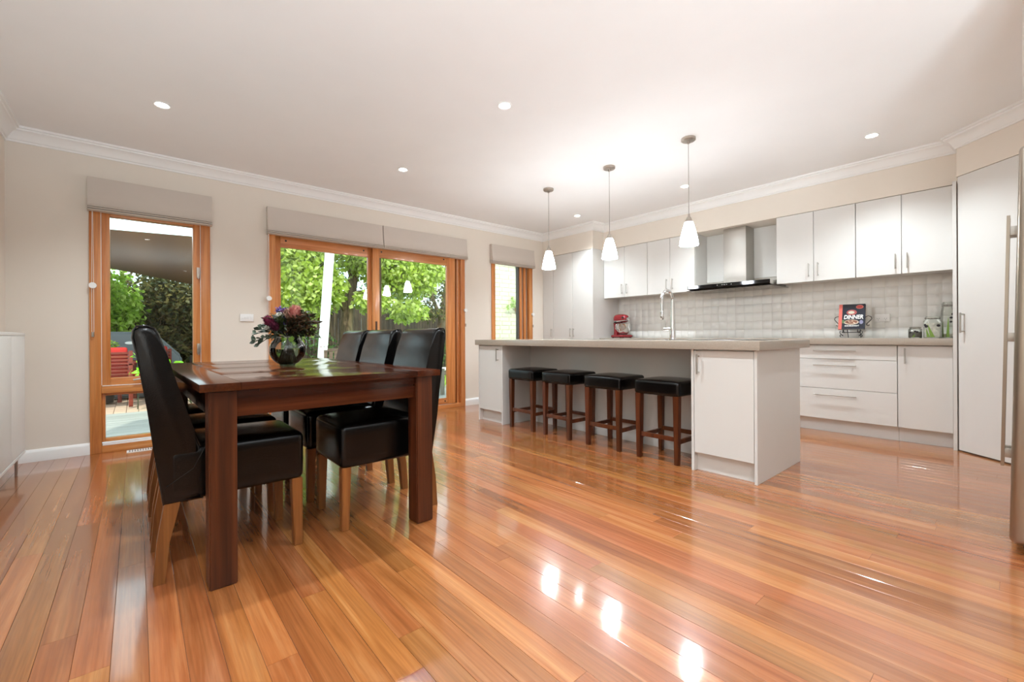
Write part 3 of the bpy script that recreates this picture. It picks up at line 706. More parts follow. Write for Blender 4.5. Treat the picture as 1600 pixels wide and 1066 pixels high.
def downlight(x, y, label):
    d = T('downlight', label, 'downlight', (x, y, ZC), 0, 'round recessed ceiling downlights')
    bm = B(); lathe(bm, [(.048, -.0005), (.048, -.005), (.044, -.007), (.036, -.004), (.034, -.0005)], 32); O('ring', bm, 'trim', d, 40)
    bm = B(); lathe(bm, [(0, -.0022), (.033, -.0022), (.034, -.0006)], 28); O('lens', bm, 'lens', d)
    l = bpy.data.lights.new('downlight_lamp', 'SPOT'); l.energy = DOWN_W; l.spot_size = math.radians(128); l.spot_blend = .9; l.shadow_soft_size = .035; l.color = LAMP
    lo = bpy.data.objects.new('lamp', l); C.objects.link(lo); lo.parent = d; lo.location = (0, 0, -.045)
for x, y, lb in ((.14, 3.83, 'ceiling downlight nearest the tall left window'), (1.94, 3.85, 'ceiling downlight in front of the sliding door'), (4.46, 3.86, 'ceiling downlight by the tall pantry cabinet'),
                 (1.94, 2.33, 'ceiling downlight in mid ceiling between table and island'), (4.47, 2.36, 'ceiling downlight in front of the range hood'), (4.49, .79, 'ceiling downlight in front of the jars and pantry door'),
                 (.14, 2.33, 'ceiling downlight above the near end of the dining table'), (.14, .79, 'ceiling downlight left above the camera'), (1.94, .79, 'ceiling downlight right above the camera'),
                 (.9, -3.0, 'added ceiling downlight behind the camera for fill light')):  # this last downlight is added out of view, as extra fill light
    downlight(x, y, lb)

# uplighters added out of view behind the camera, to brighten the ceiling
def uplighter(x, y, label):
    f = T('added_uplight', label, 'fill light', (x, y, 0), 0, 'added fill uplighters')
    bm = B(); lathe(bm, [(0, 0), (.14, 0), (.14, .015), (.02, .03), (0, .03)], 28); O('base', bm, 'nickel', f, 40)
    bm = B(); tube(bm, [(0, 0, .02), (0, 0, .70)], .012, 12); O('pole', bm, 'nickel', f, 40)
    bm = B(); lathe(bm, [(0, .70), (.03, .70), (.15, .74), (.25, .80), (.245, .80), (.14, .75), (0, .72)], 32); O('bowl', bm, 'pvc', f, 40)
    l = bpy.data.lights.new('fill_uplight', 'SPOT'); l.energy = UP_W; l.spot_size = math.radians(172); l.spot_blend = .35; l.shadow_soft_size = .22; l.color = (.78, .91, 1.0)
    lo = bpy.data.objects.new('lamp', l); C.objects.link(lo); lo.parent = f; lo.location = (0, 0, .84); lo.rotation_euler = (math.pi, 0, 0)
uplighter(-.35, -.85, 'added low uplighter by the left wall for ceiling fill light')
uplighter(.85, -1.05, 'added low uplighter in mid floor for ceiling fill light')

# ------------------------------------------------------------------ fridge in its recess
fg = T('fridge', 'tall stainless two-door fridge at the right edge', 'fridge', (3.30, 0, 0)); fg.rotation_euler = (math.radians(1.15), 0, 0)
O('cabinet', bx(-.445, .445, -.70, -.045, .05, 1.735, .004), plain('fridge_side', '#6d665e', .4, .6), fg, 40)
for a, b, hx in ((-.450, -.003, -.045), (.003, .447, .045)):
    dd = O('door', rbox(a, b, -.040, .046, .045, 1.748, .022, 5), 'dsteel', fg, 60)
    bm = B(); pr = [(hx-.012, .072), (hx+.012, .072), (hx+.012, .084), (hx-.012, .084)]; prism(bm, pr, 'z', .295, 1.525); O('handle', bm, 'dsteel', dd)
    for z in (.36, .93, 1.45):
        O('handle_mount', bx(hx-.009, hx+.009, .044, .0735, z-.022, z+.022, .002), 'steel', dd, 40)
for k in (-.38, .38):
    bm = B(); tube(bm, [(k-.015, -.02, .030), (k+.015, -.02, .030)], .026, 16); O('castor', bm, 'black', fg, 40)
O('kick_grille', bx(-.44, .44, -.04, -.03, .022, .046), 'black', fg)

# ------------------------------------------------------------------ sideboard against the left wall
sb = T('sideboard', 'slim white sideboard cabinet against the left wall', 'sideboard', (XL+.002, 3.95, 0))
O('carcass', bx(0, .128, -.648, .648, .165, .968), 'cab', sb); O('top', bx(0, .146, -.652, .652, .9685, .990, .002), 'cab', sb, 40); O('bottom_rail', bx(0, .146, -.650, .650, .145, .1645, .002), 'cab', sb, 40)
for k in (-1, 0, 1): O('door', bx(.1285, .145, -.649+(k+1)*.4327, -.649+(k+2)*.4327-.003, .168, .967, .002), 'cab', sb, 40)
for y in (-.58, .585):
    bm = B(); tube(bm, [(.110, y, 0), (.110, y, .146)], .008, 10); O('leg', bm, 'nickel', sb, 40)
    bm = B(); tube(bm, [(.02, y, .085), (.110, y, .085)], .005, 8); tube(bm, [(.02, y, 0), (.02, y, .146)], .008, 10); O('leg_brace', bm, 'nickel', sb, 40)

# ------------------------------------------------------------------ small fixtures
v = T('floor_vent', 'white slotted floor vent below the tall window', 'vent', (.085, 4.862, 0))
O('plate', bx(-.15, .15, -.05, .05, .0002, .004, .001, 1), 'pvc', v)
for r in range(2):
    for k in range(16): O('slot', bx(-.135+k*.0172, -.135+k*.0172+.009, -.034+r*.04, -.006+r*.04, .0041, .0046), 'black', v)
s = T('light_switch', 'white wall switch plate between tall window and sliding door', 'switch', (.825, YW, 1.142))
O('plate', bx(-.058, .058, -.011, -.0005, -.036, .036, .003), 'pvc', s, 40)
for k in range(4): O('rocker', bx(-.042+k*.024, -.030+k*.024, -.014, -.0105, -.010, .010, .001, 1), 'pvc', s)

# ------------------------------------------------------------------ vase and bouquet
VX, VY, VZ = .695, 2.90, .7783
vs = T('glass_vase', 'round clear glass bowl vase half full of water', 'vase', (VX, VY, VZ))
R_ = .100; prof = [(0, .001), (.040, .001)] + [(R_*math.cos(a), .094+.094*math.sin(a)) for a in [math.radians(t) for t in range(-62, 50, 8)]] + [(.066, .178)]
bm = B(); lathe(bm, prof, 40); O('glass', bm, 'vglass', vs, 60)
wm, nt, p = new_mat('vase_water'); p.inputs['Base Color'].default_value = lin('#8fa08c'); p.inputs['Roughness'].default_value = 0; p.inputs['IOR'].default_value = 1.33; p.inputs['Transmission Weight'].default_value = 1
bm = B(); lathe(bm, [(0, .006), (.040, .006)] + [(.095*math.cos(a), .094+.090*math.sin(a)) for a in [math.radians(t) for t in range(-60, 8, 8)]] + [(0, .100)], 40); O('water', bm, wm, vs, 60)
bq = T('flower_bouquet', 'mixed bouquet of pink proteas and dark foliage in the vase', 'flowers', (VX, VY, VZ))
rng = random.Random(21)
def leaf(bm, p, d, L, w, droop=.2):
    p = Vector(p); d = Vector(d).normalized(); s = d.cross(Vector((0, 0, 1)))
    s = s.normalized() if s.length > .01 else Vector((1, 0, 0)); n = s.cross(d)
    a = rng.uniform(-1.3, 1.3); s = s*math.cos(a) + n*math.sin(a)
    q = []
    for t, ww in ((0, .15), (.3, .85), (.62, .95), (1, 0)):
        c = p + d*L*t - Vector((0, 0, droop*L*t*t)); q.append((c - s*w*ww/2, c + s*w*ww/2))
    prev = [bm.verts.new(q[0][0]), bm.verts.new(q[0][1])]
    for a_, b_ in q[1:-1]:
        cur = [bm.verts.new(a_), bm.verts.new(b_)]; bm.faces.new((prev[0], prev[1], cur[1], cur[0])); prev = cur
    tip = bm.verts.new(q[-1][0]); bm.faces.new((prev[0], prev[1], tip))
M['eucalypt'] = leafy('eucalypt_leaf', '#39453a', '#4f5d4c', '#7b8876', .5, .1)
M['darkleaf'] = leafy('dark_leaf', '#20261a', '#33401f', '#4d5a2c', .45, .15)
M['bronze'] = leafy('bronze_leaf', '#241a12', '#4a3320', '#6b4c2e', .5, .15)
M['stem'] = plain('stem', '#2f3a1e', .6)
tops = []
def stem(az, tilt, L, z0=.02):
    d = Vector((math.cos(az)*math.sin(tilt), math.sin(az)*math.sin(tilt), math.cos(tilt)))
    b0 = Vector((-math.cos(az)*.03, -math.sin(az)*.03, z0)); mid = Vector((math.cos(az)*.02, math.sin(az)*.02, .17)); e = mid + d*(L-.17)
    return [b0, (b0+mid)/2, mid, mid + (e-mid)*.5 + Vector((0, 0, .01)), e]
stems = B()
AZ_L = math.atan2(.76, -.65) - math.radians(0)   # screen-left direction is roughly (-.76, .65)
SL = Vector((-.759, .651, 0)); SF = Vector((-.651, -.759, 0))      # screen left, towards viewer
def dirv(l, f, u): return (SL*l + SF*f + Vector((0, 0, u)))
foliage = {'eucalypt': B(), 'darkleaf': B(), 'bronze': B()}
base = Vector((0, 0, .165))
def sprig(kind, l, f, u, n, L, W):
    e = base + dirv(l, f, u); pts = []
    for k in range(9):
        t = k/8; q = base.lerp(e, t) + Vector((0, 0, .03*math.sin(t*math.pi))); pts.append(q)
    tube(stems, [Vector((-(l*SL.x+f*SF.x)*.25, -(l*SL.y+f*SF.y)*.25, .02))] + pts, .0022, 5)
    for k in range(n):
        t = .22 + .78*k/max(1, n-1); i = min(7, int(t*8)); q = pts[i].lerp(pts[i+1], t*8-i)
        ax = (e-base).normalized(); rv = Vector((rng.uniform(-1, 1), rng.uniform(-1, 1), rng.uniform(-.5, 1)))
        leaf(foliage[kind], q, ax*.7 + rv*.8, L*rng.uniform(.7, 1.15), W*rng.uniform(.8, 1.1), .25)
for l, f, u, n in ((.20, .02, .02, 17), (.17, -.03, .07, 16), (.16, .06, -.02, 14), (.135, .0, .11, 15), (.12, .08, .05, 12), (.20, -.05, -.035, 13)): sprig('eucalypt', l, f, u, n, .042, .026)
for k in range(26): sprig('darkleaf', rng.uniform(-.13, .11), rng.uniform(-.10, .10), rng.uniform(.03, .145), 13, .070, .022)
for k in range(40): sprig('bronze', rng.uniform(-.20, -.02), rng.uniform(-.10, .12), rng.uniform(.0, .15), 16, .036, .013)
for k in range(8): sprig('darkleaf', rng.uniform(-.19, -.04), rng.uniform(-.06, .10), rng.uniform(.0, .10), 12, .045, .016)
O('stems', stems, 'stem', bq, 60)
for k_, nm in (('eucalypt', 'eucalyptus_leaves'), ('darkleaf', 'green_leaves'), ('bronze', 'bronze_foliage')):
    o = O(nm, foliage[k_], k_, bq); o['kind'] = 'stuff'
def protea(name, at_, axis, size, cols, npet=16, open_=.45):
    ax = Vector(axis).normalized(); u = ax.orthogonal().normalized(); w = ax.cross(u); at_ = Vector(at_)
    bm = B()
    for ring, (rr, hh, op) in enumerate(((.34, .62, open_+.25), (.28, .85, open_), (.20, 1.0, open_*.55))):
        for k in range(npet):
            a = 2*math.pi*(k+ring*.5)/npet; rad = u*math.cos(a) + w*math.sin(a); tan = ax.cross(rad); pts = []
            for t, ww in ((0, .10), (.35, .15), (.7, .13), (1, .01)):
                c = at_ + rad*size*(rr*(.45+.55*min(1, t*1.6)) + op*.25*t*t) + ax*size*hh*t; pts.append((c - tan*size*ww, c + tan*size*ww))
            prev = [bm.verts.new(q) for q in pts[0]]
            for q in pts[1:]:
                cur = [bm.verts.new(r) for r in q]; bm.faces.new((prev[0], prev[1], cur[1], cur[0])); prev = cur
    h = O(name, bm, leafy(name+'_petals', *cols, .5, .2), bq, 60)
    bm = B(); bmesh.ops.create_icosphere(bm, subdivisions=2, radius=size*.28, matrix=Matrix.Translation(at_ + ax*size*.25)); O('flower_heart', bm, plain(name+'_heart', cols[0], .7), h, 60)
protea('pink_protea', base + dirv(-.055, .03, .115), dirv(-.3, .25, 1), .085, ('#a8544f', '#d08a80', '#e6b3a6'), 14, .6)
protea('magenta_protea', base + dirv(.045, .075, .075), dirv(.5, .55, .9), .070, ('#4a1528', '#7d2545', '#a34466'), 14, .35)
protea('dark_protea', base + dirv(.015, .085, .05), dirv(.2, .7, .7), .06, ('#3a1422', '#5c2038', '#85405a'), 12, .3)
protea('pale_protea', base + dirv(-.02, .03, .12), dirv(-.1, .3, 1), .06, ('#7d5a4c', '#b08a76', '#d3b5a0'), 12, .3)
for nm, col, spots in (('purple_statice', ('#3f2f6b', '#6650a0', '#8a78c2'), ((.055, .0, .165), (.035, .01, .175), (.075, .05, .095), (.02, .0, .17))), ('white_blossom', ('#b9b4a4', '#dcd8ca', '#efece2'), ((.03, .04, .135), (.045, .03, .13), (.085, .07, .06))), ('plum_blossom', ('#4d2238', '#6e3450', '#8c4f6a'), ((.01, .0, .17), (-.005, .02, .155)))):
    for i, sp in enumerate(spots):
        bm = B(); c0 = base + dirv(*sp)
        for k in range(34): leaf(bm, c0 + Vector((rng.gauss(0, .010), rng.gauss(0, .010), rng.gauss(0, .007))), (rng.uniform(-1, 1), rng.uniform(-1, 1), rng.uniform(-.2, 1)), .013, .009, .1)
        tube(bm, [base, c0], .0015, 4)
        O(nm, bm, leafy(nm+'_petals', *col, .6, .2), bq)

# ------------------------------------------------------------------ outside: deck, paving, lawn
rng = random.Random(33)
GZ = -.08
deck = bpy.data.objects.new('deck', None); C.objects.link(deck); deck.location = (2, 6.5, GZ); tag(deck, 'grey weathered timber deck outside the windows', 'deck'); deck['kind'] = 'structure'
M['deck'] = wood('deck_timber', '#827f7a', '#9a9791', '#aeaaa4', 0, .8, .7, rand=.10, streak=.15)
dm = mesh('deck_board', bx(-4.2, 5.2, 0, .0895, -.022, 0, .002, 1), 'deck')
k = 0; y = 5.12
while y < 8.0: link('deck_board', dm, deck, (0, y-6.5, 0)); y += .0945
O('deck_frame', bx(-4.2, 5.2, -1.40, 1.54, -.20, -.024), plain('deck_frame', '#3a3835', .9), deck)
pav = bpy.data.objects.new('paving', None); C.objects.link(pav); pav.location = (0, 9.5, GZ-.02); pav['kind'] = 'structure'; tag(pav, 'pale brick paving beyond the deck', 'paving')
brickm = plain('paver_clay', '#c9a893', .85, vary=.18, vscale=2.2, bump=.2, bscale=60)
O('paving_bed', bx(-3.2, 2.0, -1.47, 3.0, -.10, -.012), plain('sand', '#8d8175', .9), pav)
pm = mesh('paver', bx(.002, .131, .002, .238, -.03, 0, .004, 1), brickm)
for i in range(14):
    for j in range(11):
        link('paver', pm, pav, (-1.05 + i*.134, -1.46 + j*.241 + (.12 if i % 2 else 0), rng.uniform(-.003, .003)), (rng.uniform(-.006, .006), rng.uniform(-.006, .006), 0))
lawn = O('lawn', bx(2.0, 16.0, 8.05, 24, -.5, -.20), plain('lawn_soil', '#6f9a3a', .9, vary=.2, vscale=5)); lawn['kind'] = 'structure'; tag(lawn, 'green lawn beyond the deck', 'lawn')
gm = leafy('grass', '#6fa02e', '#8dbb45', '#a9cf63', .6, .3); bm = B()
for _ in range(9000):
    gx, gy = rng.uniform(3.6, 11.5), rng.uniform(8.1, 15.0); a = rng.uniform(0, 6.28); h = rng.uniform(.03, .07); w_ = .006
    dx, dy = math.cos(a)*w_, math.sin(a)*w_
    bm.faces.new((bm.verts.new((gx-dx, gy-dy, -.202)), bm.verts.new((gx+dx, gy+dy, -.202)), bm.verts.new((gx+rng.uniform(-.02, .02), gy+rng.uniform(-.02, .02), -.2+h))))
g = O('grass', bm, gm, lawn); g['kind'] = 'stuff'
soil = O('garden_soil', bx(-9, 18, 11.0, 24, -.4, -.12), plain('soil', '#4a3626', .95, vary=.3, vscale=3)); soil['kind'] = 'structure'; tag(soil, 'dark garden bed soil under the trees', 'soil')
soil.data.transform(Matrix.Translation((0, 0, -.05)))
gr = O('ground', bx(-30, 40, 5.1, 60, -.8, -.52), plain('earth', '#6b5a45', .95)); gr['kind'] = 'structure'; tag(gr, 'bare earth around the garden', 'ground')

# ------------------------------------------------------------------ planting
def leafcloud(bm, centre, rad, n, L, W, hang=.3, shell=.35):
    cx, cy, cz = centre
    for _ in range(n):
        d = Vector((rng.gauss(0, 1), rng.gauss(0, 1), rng.gauss(0, 1))).normalized(); t = (shell + (1-shell)*rng.random())
        p = Vector((cx + d.x*rad[0]*t, cy + d.y*rad[1]*t, cz + d.z*rad[2]*t))
        ax = Vector((rng.uniform(-1, 1), rng.uniform(-1, 1), rng.uniform(-1, .5) - hang)).normalized(); s = ax.cross(Vector((rng.uniform(-1, 1), rng.uniform(-1, 1), rng.uniform(-1, 1)))).normalized()
        l = L*rng.uniform(.7, 1.2); w_ = W*rng.uniform(.7, 1.2); m = p + ax*l*.5
        n_ = s.cross(ax)*w_*.15
        a, b, c_, e = bm.verts.new(p), bm.verts.new(m + s*w_*.5 + n_), bm.verts.new(p + ax*l), bm.verts.new(m - s*w_*.5 + n_)
        bm.faces.new((a, b, c_)); bm.faces.new((a, c_, e))
LB = leafy('leaf_bright', '#8aa12c', '#b6c848', '#dfe796', .4, .5)
LM = leafy('leaf_mid', '#7a9a28', '#a6c83f', '#d0e27a', .4, .5)
LD = leafy('leaf_dark', '#2f3a1a', '#514f24', '#8a7a45', .5, .3)
LO = leafy('leaf_olive', '#38421c', '#5d5f28', '#86793c', .5, .3)
bark = wood('bark', '#4b3a2a', '#77604a', '#9b8268', 2, 1.0, .9, rand=.1, streak=.5, bump=.6)
def tree(name, label, base_, trunk, branches, clouds, mat, L, W, r0=.12, group=None):
    t = T(name, label, 'tree', base_, 0, group)
    b0 = Vector(base_)
    bm = B(); tube(bm, [Vector(p)-b0 for p in trunk], [r0*(1-.35*k/(len(trunk)-1)) for k in range(len(trunk))], 12); O('trunk', bm, bark, t, 60)
    for br in branches:
        bm = B(); tube(bm, [Vector(p)-b0 for p in br], [r0*.55*(1-.6*k/(len(br)-1)) for k in range(len(br))], 8); O('branch', bm, bark, t, 60)
    bm = B()
    for c_, r_, n_ in clouds: leafcloud(bm, Vector(c_)-b0, r_, n_, L, W)
    o = O('crown', bm, mat, t); o['kind'] = 'stuff'
    return t
tree('garden_tree', 'big broad-leaved tree seen through the sliding door', (3.62, 10.0, -.2),
     [(3.62, 10, -.25), (3.60, 10, .8), (3.66, 10, 1.6), (3.78, 10, 2.3)],
     [[(3.78, 10, 2.3), (3.60, 9.9, 2.8), (3.35, 9.8, 3.3)], [(3.78, 10, 2.3), (4.05, 10, 2.75), (4.35, 10.1, 3.2)], [(3.64, 10, 1.5), (3.2, 9.8, 2.3), (2.7, 9.7, 3.0), (2.4, 9.6, 3.6)], [(3.70, 10, 1.9), (4.4, 9.6, 2.0), (5.2, 9.4, 2.3)], [(3.0, 9.8, 2.6), (2.9, 9.6, 3.2), (3.0, 9.5, 3.8)]],
     [((2.75, 9.7, 2.05), (.75, .9, .75), 2850), ((2.3, 9.9, 2.9), (.7, .9, .7), 2090), ((3.3, 9.6, 3.1), (.8, .8, .6), 2090), ((4.2, 9.7, 2.75), (.8, .8, .55), 2090), ((4.9, 9.5, 2.35), (.75, .8, .6), 2470), ((5.4, 9.5, 2.6), (.5, .6, .45), 950), ((3.95, 9.3, 1.75), (.45, .5, .28), 665), ((4.75, 9.2, 1.55), (.5, .5, .30), 627), ((2.5, 10.2, 1.35), (.6, .6, .5), 1140), ((2.9, 10, 4.2), (1.4, 1.2, .7), 1710), ((4.6, 10, 3.6), (1.2, 1.1, .6), 1520)],
     LB, .125, .095, .17)
tree('garden_tree', 'darker tree with grey limbs behind the lawn at the right', (7.6, 12.4, -.2), [(7.4, 12.4, -.3), (7.5, 12.3, 1.2), (7.7, 12.2, 2.6), (8.0, 12.2, 4)], [[(7.55, 12.3, 1.4), (7.0, 12, 2.2), (6.7, 11.9, 3.1)], [(7.6, 12.3, 1.8), (8.2, 12, 2.8), (8.5, 12, 3.8)]],
     [((7.2, 12.2, 2.6), (1.0, .8, .7), 900), ((8.1, 12.2, 3.1), (.9, .8, .9), 900), ((6.4, 12.6, 3.1), (1.2, .7, .8), 1000), ((7.0, 12.2, 1.75), (.7, .5, .35), 420)], LO, .13, .06, .15)
tree('garden_tree', 'bright leafy tree behind the covered barbecue', (-.75, 11.6, -.2), [(-.62, 11.6, -.3), (-.60, 11.6, .8), (-.5, 11.6, 1.6)], [[(-.5, 11.6, 1.4), (-.2, 11.5, 1.9), (0, 11.4, 2.4)], [(-.58, 11.6, 1.0), (-1.0, 11.5, 1.7), (-1.3, 11.5, 2.2)]],
     [((-.62, 11.3, 1.75), (.75, .6, .72), 2600), ((-1.4, 11.5, 1.8), (.8, .7, .8), 900), ((-.35, 11.4, 1.45), (.50, .5, .45), 800)], LM, .11, .075, .07)
def hedge(label, clouds, mat, L, W, base_):
    h = T('hedge', label, 'hedge', base_); b0 = Vector(base_); bm = B()
    for c_, r_, n_ in clouds: leafcloud(bm, Vector(c_)-b0, r_, n_, L, W, .1, .6)
    o = O('foliage', bm, mat, h); o['kind'] = 'stuff'
    bm = B()
    for _ in range(26):
        c_, r_, _n = rng.choice(clouds); p = Vector(c_)-b0 + Vector((rng.uniform(-.8, .8)*r_[0], rng.uniform(-.5, .5)*r_[1], 0)); tube(bm, [(p.x, p.y, 0), (p.x+rng.uniform(-.2, .2), p.y, p.z*.6), (p.x+rng.uniform(-.4, .4), p.y, p.z*1.2)], .012, 5)
    O('twigs', bm, bark, h)
hedge('tall dark hedge behind the shade sail', [((.55, 11.9, 1.2), (.80, .45, 1.25), 4200), ((1.5, 12.0, 1.3), (.85, .45, 1.35), 3600), ((.1, 12.4, 1.2), (.8, .4, 1.2), 2600), ((-1.3, 12.7, 1.3), (1.5, .4, 1.3), 2600), ((.9, 12.5, 1.2), (1.2, .3, 1.3), 3000)], LD, .13, .075, (.6, 12.0, -.2))
hedge('dark green shrubs along the fence behind the lawn', [((2.2, 12.3, .55), (.9, .5, .8), 900), ((3.6, 12.6, .5), (.8, .4, .8), 700), ((5.2, 12.7, .3), (.8, .4, .55), 500), ((7.2, 12.6, .45), (1.3, .4, .5), 1100), ((8.8, 12.7, .5), (.8, .4, .6), 500), ((3.8, 13.2, 2.6), (1.4, .4, 1.2), 900), ((5.4, 13.3, 3.0), (1.6, .4, 1.1), 900), ((2.6, 12.6, 2.2), (.9, .4, 1.0), 900)], leafy('leaf_shrub', '#2f4a1c', '#4f7430', '#7fa050', .5, .35), .10, .06, (4.5, 12.5, -.2))
# fence of dark palings
fc = T('garden_fence', 'dark brown paling fence behind the lawn', 'fence', (5.5, 14.0, -.2))
M['paling'] = wood('paling', '#3a2a20', '#52402f', '#66543f', 2, .8, .85, rand=.2, streak=.3)
fm = mesh('paling', bx(0, .098, -.012, .012, 0, 2.15, .002, 1), 'paling')
k = 0; x = -9.5
while x < 5.5: link('paling', fm, fc, (x, rng.uniform(-.004, .004), rng.uniform(-.01, .01))); x += .105
for z in (.4, 1.75): O('rail', bx(-9.6, 5.6, .013, .06, z, z+.09), 'paling', fc)
for x in (-3.5, -1.2, 1.2, 3.5, 5.4): O('post', bx(x, x+.1, .061, .16, 0, 2.1), 'paling', fc)
# lime plant near the paving
lp = T('leafy_plant', 'lime green broad-leaved plant outside the tall window', 'plant', (.46, 8.50, GZ))
lm = leafy('lime_leaf', '#7ac21c', '#98dc30', '#b8ef5c', .4, .4); bm = B()
for _ in range(90):
    p = (rng.uniform(-.38, .45), rng.uniform(-.12, .12), rng.uniform(.35, .66)); leaf(bm, p, (rng.uniform(-1, 1), rng.uniform(-1, .3), rng.uniform(0, .8)), .16, .075, .4)
o = O('leaves', bm, lm, lp); o['kind'] = 'stuff'
bm = B()
for k in range(14): tube(bm, [(rng.uniform(-.2, .2), 0, 0), (rng.uniform(-.35, .42), 0, .55)], .006, 5)
O('stems', bm, 'stem', lp)
lp2 = T('leafy_plant', 'trailing lime plant beside the red outdoor chair', 'plant', (-.02, 8.35, GZ)); bm = B()
for _ in range(26):
    leaf(bm, (rng.uniform(-.03, .10), rng.uniform(-.06, .06), rng.uniform(.36, .84)), (rng.uniform(-.6, 1), -.6, rng.uniform(-.4, .5)), .11, .06, .5)
o = O('leaves', bm, lm, lp2); o['kind'] = 'stuff'
bm = B(); tube(bm, [(.03, 0, 0), (.05, 0, .4), (.02, 0, .85)], .006, 5); O('stem', bm, 'stem', lp2)
# strappy plant near the door
pl = T('strappy_plant', 'strappy green plant at the edge of the deck', 'plant', (4.62, 7.55, GZ)); bm = B()
for k in range(46): leaf(bm, (rng.uniform(-.05, .05), rng.uniform(-.05, .05), .0), (rng.uniform(-.5, .5), rng.uniform(-.5, .5), 1), rng.uniform(.3, .52), .028, .35)
o = O('leaves', bm, LM, pl); o['kind'] = 'stuff'
# garden edging
ge = tag(O('garden_edging', bx(.75, 2.2, 9.95, 10.1, GZ-.1, .62, .01), plain('sleeper', '#33291f', .9, vary=.2, vscale=6)), 'dark timber sleeper wall edging the garden bed', 'edging')
tag(O('stone_edging', bx(2.1, 3.4, 9.05, 9.35, -.22, .42, .03), plain('edging_stone', '#6c675f', .9, vary=.2, vscale=5), None, 40), 'grey stone garden edging behind the vase', 'edging')

# ------------------------------------------------------------------ shade sail, post, furniture
ss = T('shade_sail', 'brown fabric shade sail above the paving', 'shade sail', (.4, 9.0, 2.4))
NU, NV = 14, 10
A, Bc, Cc, Dc = Vector((-2.6, 8.05, 2.36)), Vector((1.66, 8.05, 2.50)), Vector((1.66, 11.2, 1.92)), Vector((-2.6, 11.2, 2.62))
bm = B(); gv = []
for j in range(NV+1):
    row = []
    for i in range(NU+1):
        u, w_ = i/NU, j/NV; p = (A*(1-u)+Bc*u)*(1-w_) + (Dc*(1-u)+Cc*u)*w_
        p.z -= .10*math.sin(u*math.pi)*math.sin(w_*math.pi) ; p.y += .14*math.sin(u*math.pi)*(1-2*w_)*.5
        row.append(bm.verts.new(p - Vector((.4, 9.0, 2.4))))
    gv.append(row)
for j in range(NV):
    for i in range(NU): bm.faces.new((gv[j][i], gv[j][i+1], gv[j+1][i+1], gv[j+1][i]))
sm, nt, p = new_mat('sail_cloth'); p.inputs['Base Color'].default_value = lin('#6d5138'); p.inputs['Roughness'].default_value = .9
tcn = nd(nt, 'ShaderNodeTexCoord'); wv = nd(nt, 'ShaderNodeTexWave', {'Vector': tcn.outputs['Object'], 'Scale': .5, 'Distortion': 3.0}); mxn = nd(nt, 'ShaderNodeMixRGB', {0: wv.outputs['Fac'], 1: lin('#77502f'), 2: lin('#835a36')}); nt.links.new(mxn.outputs[0], p.inputs['Base Color'])
O('cloth', bm, sm, ss, 60)
for q in (A, Bc, Cc, Dc):
    bm = B(); q_ = q - Vector((.4, 9.0, 2.4)); d_ = Vector((q_.x, q_.y, 0)).normalized(); tube(bm, [q_ - d_*.08, q_ + d_*.12], .012, 8); O('corner_ring', bm, 'nickel', ss)
ps = T('sail_post', 'slightly leaning white post outside the sliding door', 'post', (2.44, 8.02, GZ))
bm = B(); hexa(bm, rect(-.010, 0, .125, .125, 0), rect(.205, 0, .125, .125, 2.95)); O('shaft', bm, plain('white_post', '#f4f3ee', .5), ps)
for k, col in ((-.055, '#7a4a44'), (0, '#5a6a50'), (.055, '#7a4a52')): O('bolt', bx(k+.052, k+.062, -.066, -.060, .84, .875), plain('bolt', col, .5), ps)
redw = wood('red_timber', '#5a1a12', '#7a2a1c', '#8f3a28', 0, 1.2, .5, rand=.1, streak=.2); cush = plain('red_cushion', '#b82620', .85)
def red_chair(label, loc, rz):
    c = T('outdoor_chair', label, 'chair', loc, rz, 'red timber outdoor chairs')
    for k in range(8): O('slat', bx(-.25, .22, -.012, .012, .42+k*.052, .456+k*.052, .003), redw, c, 40)
    for sx in (-.275, .245):
        O('back_post', bx(sx-.025, sx+.025, -.02, .02, 0, .84, .004), redw, c, 40); O('front_leg', bx(sx-.025, sx+.025, .48, .52, 0, .62, .004), redw, c, 40); O('arm', bx(sx-.035, sx+.035, -.02, .54, .62, .65, .006), redw, c, 40)
    O('seat', bx(-.25, .22, .02, .50, .38, .41, .004), redw, c, 40)
    O('back_cushion', rbox(-.24, .21, .014, .10, .44, .89, .035, 4), cush, c, 60); O('seat_cushion', rbox(-.24, .21, .105, .50, .412, .48, .03, 4), cush, c, 60)
red_chair('red slatted outdoor chair seen through the tall window', (-.31, 8.70, GZ), 0)
red_chair('red outdoor chair behind the lime plant', (.36, 9.48, GZ), math.radians(70))
bb = T('covered_barbecue', 'barbecue under a dark grey fitted cover', 'barbecue', (-.35, 10.3, GZ))
bm = B(); prism(bm, [(-1.1, 0), (1.0, 0), (.98, .70), (.62, 1.10), (.45, 1.135), (-.95, 1.14), (-1.08, 1.0)], 'y', -.35, .35)
bmesh.ops.bevel(bm, geom=list(bm.edges), offset=.04, segments=3, affect='EDGES')
cvr = O('cover', bm, plain('cover_grey', '#6c6f73', .7, bump=.5, bscale=12), bb, 40)
bm = B(); prism(bm, [(.27+.07*math.cos(t), .945+.025*math.sin(t)) for t in [2*math.pi*k/20 for k in range(20)]], 'y', -.356, -.3505); em = O('emblem', bm, 'pvc', cvr)
sh = T('potted_shrub', 'small green shrub between red chair and barbecue', 'plant', (-.42, 9.55, GZ)); bm = B(); leafcloud(bm, (0, 0, .92), (.22, .16, .12), 260, .07, .04); o = O('leaves', bm, LM, sh); o['kind'] = 'stuff'
